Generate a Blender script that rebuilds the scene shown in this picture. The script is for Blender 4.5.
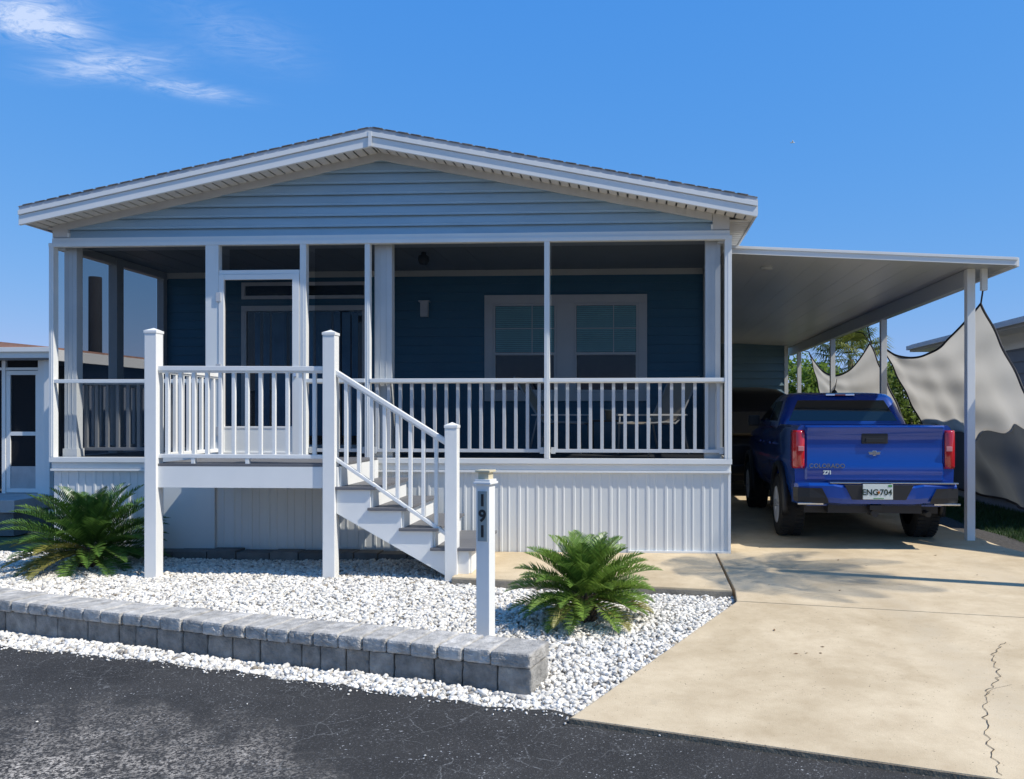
import bpy, bmesh, math, random
import numpy as np
from mathutils import Vector, Matrix
R = math.radians
rng = np.random.default_rng(7)
random.seed(7)
for o in list(bpy.data.objects): bpy.data.objects.remove(o)
scene = bpy.context.scene
col = scene.collection

# ------------------------------------------------------------------ camera
cam_d = bpy.data.cameras.new('camera'); cam = bpy.data.objects.new('camera', cam_d); col.objects.link(cam)
cam.location = (0, 0, 1.6); cam.rotation_euler = (R(90), 0, R(3))
cam_d.sensor_fit = 'HORIZONTAL'; cam_d.sensor_width = 36; cam_d.lens = 800*36/1024
cam_d.shift_x = -83/1024; cam_d.shift_y = 25.5/1024
cam_d.clip_start = .05; cam_d.clip_end = 3000
scene.camera = cam
# ------------------------------------------------------------------ light
SUN = Vector((1, -.27, 1.25)).normalized()
ELEV = math.asin(SUN.z); AZ = math.atan2(SUN.x, SUN.y)
sd = bpy.data.lights.new('sun', 'SUN'); so = bpy.data.objects.new('sun', sd); col.objects.link(so)
sd.energy = 4.5; sd.angle = R(.53); sd.color = (1, .955, .88)
so.rotation_euler = SUN.to_track_quat('Z', 'Y').to_euler()
w = bpy.data.worlds.new('World'); scene.world = w; w.use_nodes = True
wn, wl = w.node_tree.nodes, w.node_tree.links
bg = wn['Background']; bg.inputs['Strength'].default_value = .125
sky = wn.new('ShaderNodeTexSky'); sky.sky_type = 'NISHITA'; sky.sun_disc = False
sky.sun_elevation = ELEV; sky.sun_rotation = AZ
sky.air_density = 1.0; sky.dust_density = .05; sky.ozone_density = 4.0; sky.altitude = 0
scene.view_settings.view_transform = 'Standard'; scene.view_settings.look = 'None'
scene.view_settings.exposure = .20; scene.view_settings.gamma = 1

def wnode(t, **k):
    n = wn.new(t)
    for a, b in k.items(): setattr(n, a, b)
    return n
def wmath(op, a, b=None, c=None):
    n = wnode('ShaderNodeMath', operation=op)
    for i, s in enumerate((a, b, c)):
        if s is None: continue
        if isinstance(s, (int, float)): n.inputs[i].default_value = s
        else: wl.new(s, n.inputs[i])
    return n.outputs[0]
# wisps of high cloud lie on a flat layer overhead: direction / height gives their place
tc = wnode('ShaderNodeTexCoord'); sep = wnode('ShaderNodeSeparateXYZ'); wl.new(tc.outputs['Generated'], sep.inputs[0])
zz = wmath('MAXIMUM', sep.outputs[2], .02)
px_, py_ = wmath('DIVIDE', sep.outputs[0], zz), wmath('DIVIDE', sep.outputs[1], zz)
cmb = wnode('ShaderNodeCombineXYZ'); wl.new(px_, cmb.inputs[0]); wl.new(py_, cmb.inputs[1])
def blob(cx, cy, ang, sx, sy, amp):
    dx, dy = wmath('SUBTRACT', px_, cx), wmath('SUBTRACT', py_, cy)
    c, s = math.cos(ang), math.sin(ang)
    a = wmath('ADD', wmath('MULTIPLY', dx, c/sx), wmath('MULTIPLY', dy, s/sx))
    b = wmath('ADD', wmath('MULTIPLY', dx, -s/sy), wmath('MULTIPLY', dy, c/sy))
    r2 = wmath('ADD', wmath('MULTIPLY', a, a), wmath('MULTIPLY', b, b))
    return wmath('MULTIPLY', wmath('EXPONENT', wmath('MULTIPLY', r2, -1.0)), amp)
def pdir(x, y):
    th = R(3); u = (x-595)/800; v = (415-y)/800
    return ((-math.sin(th)+u*math.cos(th))/v, (math.cos(th)+u*math.sin(th))/v)
def streak(p, q, sy, amp):
    a, b = pdir(*p), pdir(*q)
    L = math.hypot(b[0]-a[0], b[1]-a[1])
    return blob((a[0]+b[0])/2, (a[1]+b[1])/2, math.atan2(b[1]-a[1], b[0]-a[0]), L/2*.9, sy, amp)
ms = [streak((-10, 18), (90, 34), .085, 1.1), streak((52, 74), (165, 56), .07, 1.0), streak((140, 82), (240, 98), .06, .9),
      streak((10, -30), (30, 40), .11, .9), streak((185, 0), (290, 70), .12, .22)]
m = ms[0]
for k in ms[1:]: m = wmath('ADD', m, k)
mp = wnode('ShaderNodeMapping'); mp.inputs['Rotation'].default_value = (0, 0, R(-25)); mp.inputs['Scale'].default_value = (2.4, 4.6, 1)
wl.new(cmb.outputs[0], mp.inputs[0])
nz = wnode('ShaderNodeTexNoise'); nz.inputs['Scale'].default_value = 2.2; nz.inputs['Detail'].default_value = 8; nz.inputs['Roughness'].default_value = .68; nz.inputs['Distortion'].default_value = 2.2
wl.new(mp.outputs[0], nz.inputs['Vector'])
cl = wmath('MULTIPLY', m, wmath('MULTIPLY', wmath('SUBTRACT', nz.outputs[0], .33), 2.6))
cl = wmath('MINIMUM', wmath('MAXIMUM', cl, 0), .75)
srgb = wnode('ShaderNodeSeparateColor'); wl.new(sky.outputs[0], srgb.inputs[0])          # the photograph's sky is flatter and bluer
hsv = wnode('ShaderNodeCombineColor')
for i, (k_, g_) in enumerate(((.52, .95), (1.61, .42), (4.73, .12))): wl.new(wmath('ADD', wmath('MULTIPLY', wmath('POWER', wmath('MAXIMUM', srgb.outputs[i], .0001), g_), k_), wmath('MULTIPLY', wmath('MAXIMUM', wmath('SUBTRACT', srgb.outputs[i], 8.), 0.), .8)), hsv.inputs[i])
mx = wnode('ShaderNodeMix', data_type='RGBA'); wl.new(cl, mx.inputs[0]); wl.new(hsv.outputs[0], mx.inputs[6]); mx.inputs[7].default_value = (5.2, 5.9, 7.4, 1)
wl.new(mx.outputs[2], bg.inputs[0])

# ------------------------------------------------------------------ materials
def mat(name, c, rough=.6, metal=0, var=.12, scale=3.0, bump=0, bscale=60, c2=None, coat=0, spec=.5, island=0, detail=5, stretch=None):
    m = bpy.data.materials.new(name); m.use_nodes = True
    n, l = m.node_tree.nodes, m.node_tree.links
    p = n['Principled BSDF']; p.inputs['Roughness'].default_value = rough; p.inputs['Metallic'].default_value = metal
    p.inputs['Coat Weight'].default_value = coat; p.inputs['Specular IOR Level'].default_value = spec
    if coat: p.inputs['Coat Roughness'].default_value = .04
    t = n.new('ShaderNodeTexCoord'); vec = t.outputs['Object']
    if stretch:
        mpn = n.new('ShaderNodeMapping'); mpn.inputs['Scale'].default_value = stretch; l.new(vec, mpn.inputs[0]); vec = mpn.outputs[0]
    nt = n.new('ShaderNodeTexNoise'); nt.inputs['Scale'].default_value = scale; nt.inputs['Detail'].default_value = detail; nt.inputs['Roughness'].default_value = .6
    l.new(vec, nt.inputs['Vector'])
    r = n.new('ShaderNodeValToRGB'); l.new(nt.outputs[0], r.inputs[0])
    r.color_ramp.elements[0].position = .3; r.color_ramp.elements[1].position = .7
    d = c2 if c2 else tuple(x*(1-var) for x in c); e = c if c2 else tuple(min(.95, x*(1+var)) for x in c)
    r.color_ramp.elements[0].color = (*d, 1); r.color_ramp.elements[1].color = (*e, 1)
    out = r.outputs[0]
    if island:
        g = n.new('ShaderNodeNewGeometry'); hs = n.new('ShaderNodeHueSaturation')
        mr = n.new('ShaderNodeMapRange'); l.new(g.outputs['Random Per Island'], mr.inputs[0]); mr.inputs[3].default_value = 1-island; mr.inputs[4].default_value = 1+island*.7
        l.new(mr.outputs[0], hs.inputs['Value']); l.new(out, hs.inputs['Color']); out = hs.outputs[0]
    l.new(out, p.inputs['Base Color'])
    if bump:
        nb = n.new('ShaderNodeTexNoise'); nb.inputs['Scale'].default_value = bscale; nb.inputs['Detail'].default_value = 4; l.new(t.outputs['Object'], nb.inputs['Vector'])
        b = n.new('ShaderNodeBump'); b.inputs['Strength'].default_value = bump; b.inputs['Distance'].default_value = .02; l.new(nb.outputs[0], b.inputs['Height']); l.new(b.outputs[0], p.inputs['Normal'])
    return m
def leafmat(name, c, c2, trans=.35, island=.45, rough=.5, scale=1.5):
    m = mat(name, c, rough, c2=c2, island=island, scale=scale)
    n, l = m.node_tree.nodes, m.node_tree.links
    p = n['Principled BSDF']; src = p.inputs['Base Color'].links[0].from_socket
    tr = n.new('ShaderNodeBsdfTranslucent'); l.new(src, tr.inputs[0])
    mix = n.new('ShaderNodeMixShader'); mix.inputs[0].default_value = trans
    l.new(p.outputs[0], mix.inputs[1]); l.new(tr.outputs[0], mix.inputs[2]); l.new(mix.outputs[0], n['Material Output'].inputs[0])
    return m
def screenmat(name, c, alpha):
    m = mat(name, c, .7, spec=.2)
    n, l = m.node_tree.nodes, m.node_tree.links
    tr = n.new('ShaderNodeBsdfTransparent'); mix = n.new('ShaderNodeMixShader'); mix.inputs[0].default_value = alpha
    l.new(tr.outputs[0], mix.inputs[1]); l.new(n['Principled BSDF'].outputs[0], mix.inputs[2]); l.new(mix.outputs[0], n['Material Output'].inputs[0])
    return m
M = {}
M['white'] = mat('white_vinyl', (.80, .79, .745), .42, var=.03, scale=2)
M['trim'] = mat('white_aluminium', (.77, .77, .73), .35, var=.04, scale=1.2)
M['frieze'] = mat('frieze_board', (.62, .60, .56), .5, var=.05)
M['soffit'] = mat('soffit_vinyl', (.66, .63, .58), .55, var=.05)
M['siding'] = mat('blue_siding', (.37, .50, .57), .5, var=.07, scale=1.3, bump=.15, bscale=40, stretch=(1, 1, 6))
M['porchwall_shaded'] = mat('shaded_porch_siding', (.045, .17, .265), .5, var=.07, scale=1.3)  # darker copy of the blue siding, the porch shade is put into its colour
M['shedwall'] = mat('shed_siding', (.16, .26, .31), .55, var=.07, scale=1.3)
M['shingle'] = mat('roof_shingle', (.27, .262, .255), .9, var=.35, scale=14, bump=.5, bscale=90)
M['drip'] = mat('drip_edge', (.50, .51, .52), .5, var=.06)
M['skirt'] = mat('skirting_vinyl', (.68, .69, .66), .32, var=.06, scale=1.0, stretch=(1, 1, .4))
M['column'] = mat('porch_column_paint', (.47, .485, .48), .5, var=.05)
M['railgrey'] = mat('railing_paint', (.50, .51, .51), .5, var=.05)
M['wintrim'] = mat('window_trim', (.78, .79, .79), .5, var=.04)
M['screen'] = screenmat('insect_screen', (.006, .010, .013), .43)
M['ceiling'] = mat('porch_ceiling', (.20, .235, .27), .6, var=.05)
M['floor'] = mat('porch_floor', (.075, .08, .085), .7)
M['deck'] = mat('composite_deck', (.13, .13, .135), .6, var=.15, scale=4, stretch=(.4, 8, 8), bump=.15, bscale=80)
M['glass'] = mat('window_glass', (.012, .02, .025), .05, spec=.8, var=.1)
M['blind'] = mat('window_blind', (.24, .52, .56), .5, var=.1)
M['curtain'] = mat('curtain', (.12, .26, .40), .8, var=.15)
M['carport'] = mat('carport_pan', (.50, .51, .50), .33, var=.05, scale=.7, stretch=(3, .5, 1))
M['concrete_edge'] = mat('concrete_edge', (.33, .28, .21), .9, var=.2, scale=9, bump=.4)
M['cap'] = mat('paver_cap', (.43, .405, .36), .92, var=.38, scale=13, bump=.5, bscale=70, island=.18)
M['block'] = mat('paver_block', (.25, .236, .208), .92, var=.4, scale=11, bump=.6, bscale=60, island=.25)
M['darkblock'] = mat('dark_block', (.16, .155, .145), .9, var=.25, scale=5, bump=.6, bscale=60, island=.25)
M['stone'] = mat('white_marble', (.80, .755, .67), .85, c2=(.64, .60, .52), scale=9, island=.30)
_n, _l = M['stone'].node_tree.nodes, M['stone'].node_tree.links
_p = _n['Principled BSDF']; _src = _p.inputs['Base Color'].links[0].from_socket; _g = _n.new('ShaderNodeNewGeometry'); _w = _n.new('ShaderNodeTexWhiteNoise'); _w.noise_dimensions = '1D'; _l.new(_g.outputs['Random Per Island'], _w.inputs['W'])
_r = _n.new('ShaderNodeValToRGB'); _r.color_ramp.interpolation = 'CONSTANT'; _l.new(_w.outputs['Value'], _r.inputs[0])
for _e, (_q, _c) in zip([_r.color_ramp.elements[0], _r.color_ramp.elements[1], _r.color_ramp.elements.new(.1)], ((0, (.52, .52, .54)), (.93, (.66, .52, .36)), (.07, (1, 1, 1)))): _e.position = _q; _e.color = (*_c, 1)
_r.color_ramp.elements.new(.97).color = (.42, .38, .33, 1)
_x = _n.new('ShaderNodeMix'); _x.data_type = 'RGBA'; _x.blend_type = 'MULTIPLY'; _x.inputs[0].default_value = 1; _l.new(_src, _x.inputs[6]); _l.new(_r.outputs[0], _x.inputs[7]); _l.new(_x.outputs[2], _p.inputs['Base Color'])
M['paint'] = mat('blue_paint', (.0008, .048, .29), .24, metal=.15, var=.03, coat=.7)
M['black'] = mat('black_plastic', (.012, .012, .013), .5, var=.1)
M['tyre'] = mat('tyre_rubber', (.016, .016, .016), .8, var=.15, bump=.2)
M['chrome'] = mat('chrome', (.65, .66, .68), .12, metal=1, var=.03)
M['alloy'] = mat('alloy_rim', (.62, .62, .63), .35, metal=.35, var=.05)
M['carglass'] = mat('car_glass', (.006, .012, .016), .04, spec=.9, var=.1)
M['red'] = mat('red_lens', (.42, .006, .012), .12, var=.1, coat=1)
M['redlight'] = mat('clear_lens', (.55, .22, .22), .15, var=.1, coat=1)
M['plate'] = mat('plate_white', (.62, .66, .60), .4, var=.05)
M['ink'] = mat('plate_ink', (.01, .03, .02), .5)
M['orange'] = mat('plate_orange', (.75, .25, .03), .5)
M['green'] = mat('plate_green', (.06, .25, .06), .5)
M['darkpaint'] = mat('dark_paint', (.003, .003, .004), .3, coat=.2, var=.1)
M['frond'] = leafmat('cycad_leaf', (.13, .23, .04), (.04, .11, .022), .28, .4, .36)
M['frond_light'] = leafmat('cycad_bright_leaf', (.25, .36, .06), (.08, .17, .03), .32, .4, .36)
M['frond_old'] = leafmat('cycad_old_leaf', (.32, .28, .07), (.15, .16, .035), .25, .35, .5)
M['trunk'] = mat('trunk_bark', (.13, .09, .055), .95, var=.3, scale=12, bump=.8, bscale=25)
M['leaf'] = leafmat('tree_leaf', (.27, .36, .045), (.08, .17, .03), .5, .5)
M['leaf2'] = leafmat('hedge_leaf', (.27, .33, .055), (.07, .14, .028), .48, .55)
M['palm'] = leafmat('palm_leaf', (.28, .26, .05), (.08, .14, .03), .35, .5)
M['grass'] = leafmat('grass_blade', (.05, .10, .02), (.03, .065, .014), .25, .4)
M['sail'] = leafmat('sail_cloth', (.57, .545, .495), (.51, .485, .435), .6, 0, .9, .8)
M['nscreen'] = screenmat('dark_screen', (.01, .011, .013), .86)
M['darksail'] = leafmat('dark_sail_cloth', (.13, .14, .145), (.10, .108, .112), .3, 0, .9, .9)
M['hem'] = mat('black_webbing', (.012, .012, .014), .7)
M['cream'] = mat('cream_cap', (.62, .54, .36), .5, var=.06)
M['plaque'] = mat('grey_plaque', (.28, .32, .31), .5, var=.05)
M['sling'] = mat('beige_sling', (.52, .45, .35), .8, var=.08)
M['darkmetal'] = mat('dark_metal', (.03, .032, .035), .45, metal=.4)
M['greyblue'] = mat('grey_siding', (.20, .23, .28), .6, var=.08, scale=1.2)
M['terracotta'] = mat('terracotta_shingle', (.36, .19, .13), .9, var=.25, scale=10, bump=.3)
M['pole'] = mat('pole_wood', (.012, .013, .016), .9, var=.2)
M['nwall'] = mat('neighbour_wall', (.68, .69, .70), .6, var=.05)
M['slab'] = mat('neighbour_slab', (.46, .44, .42), .9, var=.12, scale=5)

def texmat(name, builder):
    m = bpy.data.materials.new(name); m.use_nodes = True
    builder(m.node_tree.nodes, m.node_tree.links, m.node_tree.nodes['Principled BSDF']); return m
def nn(n, t, **k):
    a = n.new(t)
    for q, v in k.items():
        if q in a.inputs: a.inputs[q].default_value = v
        else: setattr(a, q, v)
    return a
def ramp(n, l, src, *stops):
    r = n.new('ShaderNodeValToRGB'); l.new(src, r.inputs[0])
    while len(r.color_ramp.elements) < len(stops): r.color_ramp.elements.new(.5)
    for e, (p, c) in zip(r.color_ramp.elements, stops):
        e.position = p; e.color = (c, c, c, 1) if isinstance(c, (int, float)) else (*c, 1)
    return r.outputs[0]
def mixc(n, l, f, a, b, mode='MIX'):
    x = n.new('ShaderNodeMix'); x.data_type = 'RGBA'; x.blend_type = mode
    for i, s in ((0, f), (6, a), (7, b)):
        if isinstance(s, (int, float)): x.inputs[i].default_value = s
        elif isinstance(s, tuple): x.inputs[i].default_value = (*s, 1)
        else: l.new(s, x.inputs[i])
    return x.outputs[2]
def asphalt(n, l, p):
    tcn = n.new('ShaderNodeTexCoord'); o = tcn.outputs['Object']
    fine = nn(n, 'ShaderNodeTexNoise', Scale=95, Detail=3, Roughness=.7); l.new(o, fine.inputs['Vector'])
    big = nn(n, 'ShaderNodeTexNoise', Scale=1.1, Detail=6, Roughness=.65); l.new(o, big.inputs['Vector'])
    base = mixc(n, l, ramp(n, l, big.outputs[0], (.35, 0.), (.7, 1.)), (.027, .0255, .023), (.052, .049, .044))
    agg = ramp(n, l, fine.outputs[0], (.56, 0.), (.70, 1.))
    # worn patch where the seal coat has gone and the stone shows
    sp = n.new('ShaderNodeSeparateXYZ'); l.new(o, sp.inputs[0])
    def mth(op, a, b):
        q = n.new('ShaderNodeMath'); q.operation = op
        for i, s in enumerate((a, b)):
            if isinstance(s, (int, float)): q.inputs[i].default_value = s
            else: l.new(s, q.inputs[i])
        return q.outputs[0]
    dx = mth('MULTIPLY', mth('SUBTRACT', sp.outputs[0], -2.95), .62); dy = mth('MULTIPLY', mth('SUBTRACT', sp.outputs[1], 3.45), .9)
    d = mth('SQRT', mth('ADD', mth('MULTIPLY', dx, dx), mth('MULTIPLY', dy, dy)), 0)
    d = mth('SUBTRACT', d, mth('MULTIPLY', mth('SUBTRACT', big.outputs[0], .5), 2.2))
    worn = ramp(n, l, d, (.30, 1.), (1.05, 0.))
    mid = nn(n, 'ShaderNodeTexNoise', Scale=60, Detail=3, Roughness=.8); l.new(o, mid.inputs['Vector'])
    stones = mixc(n, l, ramp(n, l, mid.outputs[0], (.46, 0.), (.58, 1.)), (.030, .028, .026), (.56, .50, .42))
    c = mixc(n, l, mth('MULTIPLY', agg, .5), base, (.17, .17, .17))
    spk = nn(n, 'ShaderNodeTexNoise', Scale=62, Detail=2, Roughness=.5); l.new(o, spk.inputs['Vector'])
    pat = nn(n, 'ShaderNodeTexNoise', Scale=4.5, Detail=3); l.new(o, pat.inputs['Vector'])
    c = mixc(n, l, mth('MULTIPLY', ramp(n, l, spk.outputs[0], (.655, 0.), (.70, 1.)), ramp(n, l, pat.outputs[0], (.42, .15), (.6, .9))), c, (.42, .42, .41))
    clump = nn(n, 'ShaderNodeTexNoise', Scale=9, Detail=4, Roughness=.7); l.new(o, clump.inputs['Vector'])
    c = mixc(n, l, mth('MULTIPLY', mth('MULTIPLY', worn, .95), ramp(n, l, clump.outputs[0], (.36, .1), (.56, 1.))), c, stones)
    # fine pale crazing
    wv = nn(n, 'ShaderNodeTexNoise', Scale=6, Detail=4, Roughness=.6); l.new(o, wv.inputs['Vector'])
    av = mixc(n, l, .07, o, wv.outputs['Color'])
    vo = n.new('ShaderNodeTexVoronoi'); vo.feature = 'DISTANCE_TO_EDGE'; vo.inputs['Scale'].default_value = 5.0; l.new(av, vo.inputs['Vector'])
    vo2 = n.new('ShaderNodeTexVoronoi'); vo2.feature = 'DISTANCE_TO_EDGE'; vo2.inputs['Scale'].default_value = 19.0; l.new(av, vo2.inputs['Vector'])
    brk = nn(n, 'ShaderNodeTexNoise', Scale=3.1, Detail=3); l.new(o, brk.inputs['Vector'])
    cr = mth('MULTIPLY', ramp(n, l, vo.outputs['Distance'], (.004, 1.), (.014, 0.)), ramp(n, l, brk.outputs[0], (.5, 0.), (.60, 1.)))
    brk2 = nn(n, 'ShaderNodeTexNoise', Scale=4.7, Detail=3); l.new(o, brk2.inputs['Vector'])
    cr2 = mth('MULTIPLY', ramp(n, l, vo2.outputs['Distance'], (.012, 1.), (.04, 0.)), ramp(n, l, brk2.outputs[0], (.55, 0.), (.68, 1.)))
    cr = mth('MAXIMUM', cr, cr2)
    cr = mth('MULTIPLY', cr, ramp(n, l, fine.outputs[0], (.38, .1), (.6, 1.)))
    c = mixc(n, l, mth('MULTIPLY', cr, .8), c, (.20, .20, .19))
    l.new(c, p.inputs['Base Color']); p.inputs['Roughness'].default_value = .82; p.inputs['Specular IOR Level'].default_value = .3
    b = n.new('ShaderNodeBump'); b.inputs['Strength'].default_value = .7; b.inputs['Distance'].default_value = .008; l.new(mth('ADD', fine.outputs[0], mid.outputs[0]), b.inputs['Height']); l.new(b.outputs[0], p.inputs['Normal'])
M['asphalt'] = texmat('asphalt', asphalt)
def concrete(n, l, p):
    tcn = n.new('ShaderNodeTexCoord'); o = tcn.outputs['Object']
    a = nn(n, 'ShaderNodeTexNoise', Scale=.75, Detail=8, Roughness=.62, Distortion=.4); l.new(o, a.inputs['Vector'])
    b = nn(n, 'ShaderNodeTexNoise', Scale=4.5, Detail=7, Roughness=.7); l.new(o, b.inputs['Vector'])
    f = nn(n, 'ShaderNodeTexNoise', Scale=140, Detail=2); l.new(o, f.inputs['Vector'])
    c = mixc(n, l, ramp(n, l, a.outputs[0], (.40, 0.), (.60, 1.)), (.47, .357, .215), (.71, .57, .375))
    c = mixc(n, l, .5, c, mixc(n, l, ramp(n, l, b.outputs[0], (.35, 0.), (.65, 1.)), (.50, .385, .235), (.69, .56, .365)))
    c = mixc(n, l, .35, c, ramp(n, l, f.outputs[0], (.3, .72), (.7, 1.)), 'MULTIPLY')
    sp = nn(n, 'ShaderNodeTexNoise', Scale=13, Detail=5, Roughness=.7); l.new(o, sp.inputs['Vector'])
    c = mixc(n, l, ramp(n, l, sp.outputs[0], (.68, 0.), (.76, .6)), c, (.20, .155, .10))
    so_ = n.new('ShaderNodeSeparateXYZ'); l.new(o, so_.inputs[0])
    def mth(op, a, b):
        q = n.new('ShaderNodeMath'); q.operation = op
        for i, s in enumerate((a, b)):
            if isinstance(s, (int, float)): q.inputs[i].default_value = s
            else: l.new(s, q.inputs[i])
        return q.outputs[0]
    wob = mth('MULTIPLY', mth('SUBTRACT', a.outputs[0], .5), .9)
    for xt in (2.15, 3.65):                                  # faint tyre tracks up the drive
        dd = mth('ABSOLUTE', mth('SUBTRACT', mth('ADD', so_.outputs[0], wob), xt), 0)
        c = mixc(n, l, mth('MULTIPLY', ramp(n, l, dd, (.06, .28), (.26, 0.)), ramp(n, l, b.outputs[0], (.4, .2), (.65, 1.))), c, (.33, .27, .19))
    pit = nn(n, 'ShaderNodeTexNoise', Scale=52, Detail=2); l.new(o, pit.inputs['Vector'])
    c = mixc(n, l, ramp(n, l, pit.outputs[0], (.70, 0.), (.735, .8)), c, (.16, .12, .08))
    oil = nn(n, 'ShaderNodeTexNoise', Scale=1.7, Detail=6, Roughness=.7); l.new(o, oil.inputs['Vector'])
    c = mixc(n, l, ramp(n, l, oil.outputs[0], (.60, 0.), (.72, .45)), c, (.36, .29, .20))
    l.new(c, p.inputs['Base Color']); p.inputs['Roughness'].default_value = .85; p.inputs['Specular IOR Level'].default_value = .3
    bp = n.new('ShaderNodeBump'); bp.inputs['Strength'].default_value = .25; bp.inputs['Distance'].default_value = .006; l.new(f.outputs[0], bp.inputs['Height']); l.new(bp.outputs[0], p.inputs['Normal'])
M['concrete'] = texmat('driveway_concrete', concrete)
M['ground'] = mat('dry_grass_ground', (.09, .11, .04), .95, c2=(.14, .12, .07), scale=.6)
M['lawn'] = mat('lawn_soil', (.035, .06, .018), .95, c2=(.05, .045, .025), scale=4)
M['mulch'] = mat('mulch', (.10, .09, .08), .95, c2=(.03, .028, .025), scale=22, bump=.8, bscale=60)
M['gravelbase'] = mat('gravel_fines', (.50, .48, .45), .95, var=.3, scale=40, bump=.6, bscale=90)
M['edge_brown'] = mat('edge_brown', (.30, .23, .15), .95, c2=(.13, .10, .065), scale=14, bump=.6)  # dark brown tone for the strip on the driveway's front face
M['leaflitter'] = mat('dry_leaf', (.16, .09, .04), .9, var=.4, scale=3)
M['crack'] = mat('crack_dirt', (.08, .06, .04), .95)

# ------------------------------------------------------------------ builders
class MB:
    def __init__(s): s.bm = bmesh.new()
    def box(s, a, b, bev=0, rot=None, piv=None):
        t = bmesh.new(); bmesh.ops.create_cube(t, size=1)
        a, b = Vector(a), Vector(b); c = (a+b)/2; d = b-a
        for v in t.verts: v.co = Vector((v.co.x*d.x, v.co.y*d.y, v.co.z*d.z))+c
        if bev: bmesh.ops.bevel(t, geom=t.edges[:], offset=bev, segments=2, affect='EDGES', profile=.7)
        if rot is not None:
            p = Vector(piv) if piv else c
            for v in t.verts: v.co = rot @ (v.co-p)+p
        s.add(t); return s
    def add(s, t):
        me = bpy.data.meshes.new('tmp'); t.to_mesh(me); t.free(); s.bm.from_mesh(me); bpy.data.meshes.remove(me)
    def prism(s, poly, vec, bev=0):
        t = bmesh.new(); vec = Vector(vec)
        vs = [t.verts.new(p) for p in poly]; f = t.faces.new(vs)
        r = bmesh.ops.extrude_face_region(t, geom=[f])
        bmesh.ops.translate(t, verts=[v for v in r['geom'] if isinstance(v, bmesh.types.BMVert)], vec=vec)
        bmesh.ops.recalc_face_normals(t, faces=t.faces[:])
        if bev: bmesh.ops.bevel(t, geom=t.edges[:], offset=bev, segments=2, affect='EDGES', profile=.7)
        s.add(t); return s
    def quad(s, *p):
        s.bm.faces.new([s.bm.verts.new(q) for q in p]); return s
    def tube(s, pts, r, n=8, caps=True):
        pts = [Vector(p) for p in pts]; rs = r if isinstance(r, (list, tuple)) else [r]*len(pts)
        rings = []; up = Vector((.13, .31, .94)).normalized()
        for i, p in enumerate(pts):
            d = (pts[min(i+1, len(pts)-1)]-pts[max(i-1, 0)]).normalized()
            a = d.cross(up)
            if a.length < .05: a = d.cross(Vector((1, 0, 0)))
            a.normalize(); b = d.cross(a)
            rings.append([s.bm.verts.new(p+(a*math.cos(k*2*math.pi/n)+b*math.sin(k*2*math.pi/n))*rs[i]) for k in range(n)])
        for q, t in zip(rings, rings[1:]):
            for k in range(n):
                f = s.bm.faces.new((q[k], q[(k+1) % n], t[(k+1) % n], t[k])); f.smooth = n > 6
        if caps:
            s.bm.faces.new(rings[0][::-1]); s.bm.faces.new(rings[-1])
        return s
    def loft(s, rings, smooth=True, caps=True, closed=True):
        vr = [[s.bm.verts.new(p) for p in r] for r in rings]; n = len(vr[0])
        for q, t in zip(vr, vr[1:]):
            for k in range(n if closed else n-1):
                f = s.bm.faces.new((q[k], q[(k+1) % n], t[(k+1) % n], t[k])); f.smooth = smooth
        if caps:
            s.bm.faces.new(vr[0][::-1]); s.bm.faces.new(vr[-1])
        return s
    def lathe(s, prof, c, axis='z', n=32, smooth=True):
        rings = []
        for k in range(n):
            a = k*2*math.pi/n; ca, sa = math.cos(a), math.sin(a)
            if axis == 'z': rings.append([(c[0]+r*ca, c[1]+r*sa, c[2]+h) for r, h in prof])
            else: rings.append([(c[0]+h, c[1]+r*ca, c[2]+r*sa) for r, h in prof])
        vr = [[s.bm.verts.new(p) for p in r] for r in rings]
        for k in range(n):
            q, t = vr[k], vr[(k+1) % n]
            for j in range(len(prof)-1):
                f = s.bm.faces.new((q[j], t[j], t[j+1], q[j+1])); f.smooth = smooth
        return s
    def build(s, name, m, parent=None, weld=False, normals=True):
        if weld: bmesh.ops.remove_doubles(s.bm, verts=s.bm.verts[:], dist=1e-4)
        if normals: bmesh.ops.recalc_face_normals(s.bm, faces=s.bm.faces[:])
        off = rootloc(parent)
        if off.length: bmesh.ops.translate(s.bm, verts=s.bm.verts[:], vec=-off)
        me = bpy.data.meshes.new(name); s.bm.to_mesh(me); s.bm.free()
        me.materials.append(m)
        return link(name, me, parent)
def link(name, me, parent=None):
    o = bpy.data.objects.new(name, me); col.objects.link(o)
    if parent: o.parent = parent
    return o
def rootloc(p):
    v = Vector((0, 0, 0))
    while p: v += p.location; p = p.parent
    return v
def tag(o, label, cat, group=None):
    o['label'] = label; o['category'] = cat
    if group: o['group'] = group
    return o
def thing(name, label, cat, loc=(0, 0, 0), group=None):
    o = bpy.data.objects.new(name, None); o.location = loc; o.empty_display_size = .2; col.objects.link(o)
    return tag(o, label, cat, group)
def struct(o, kind='structure'):
    o['kind'] = kind; return o
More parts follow.
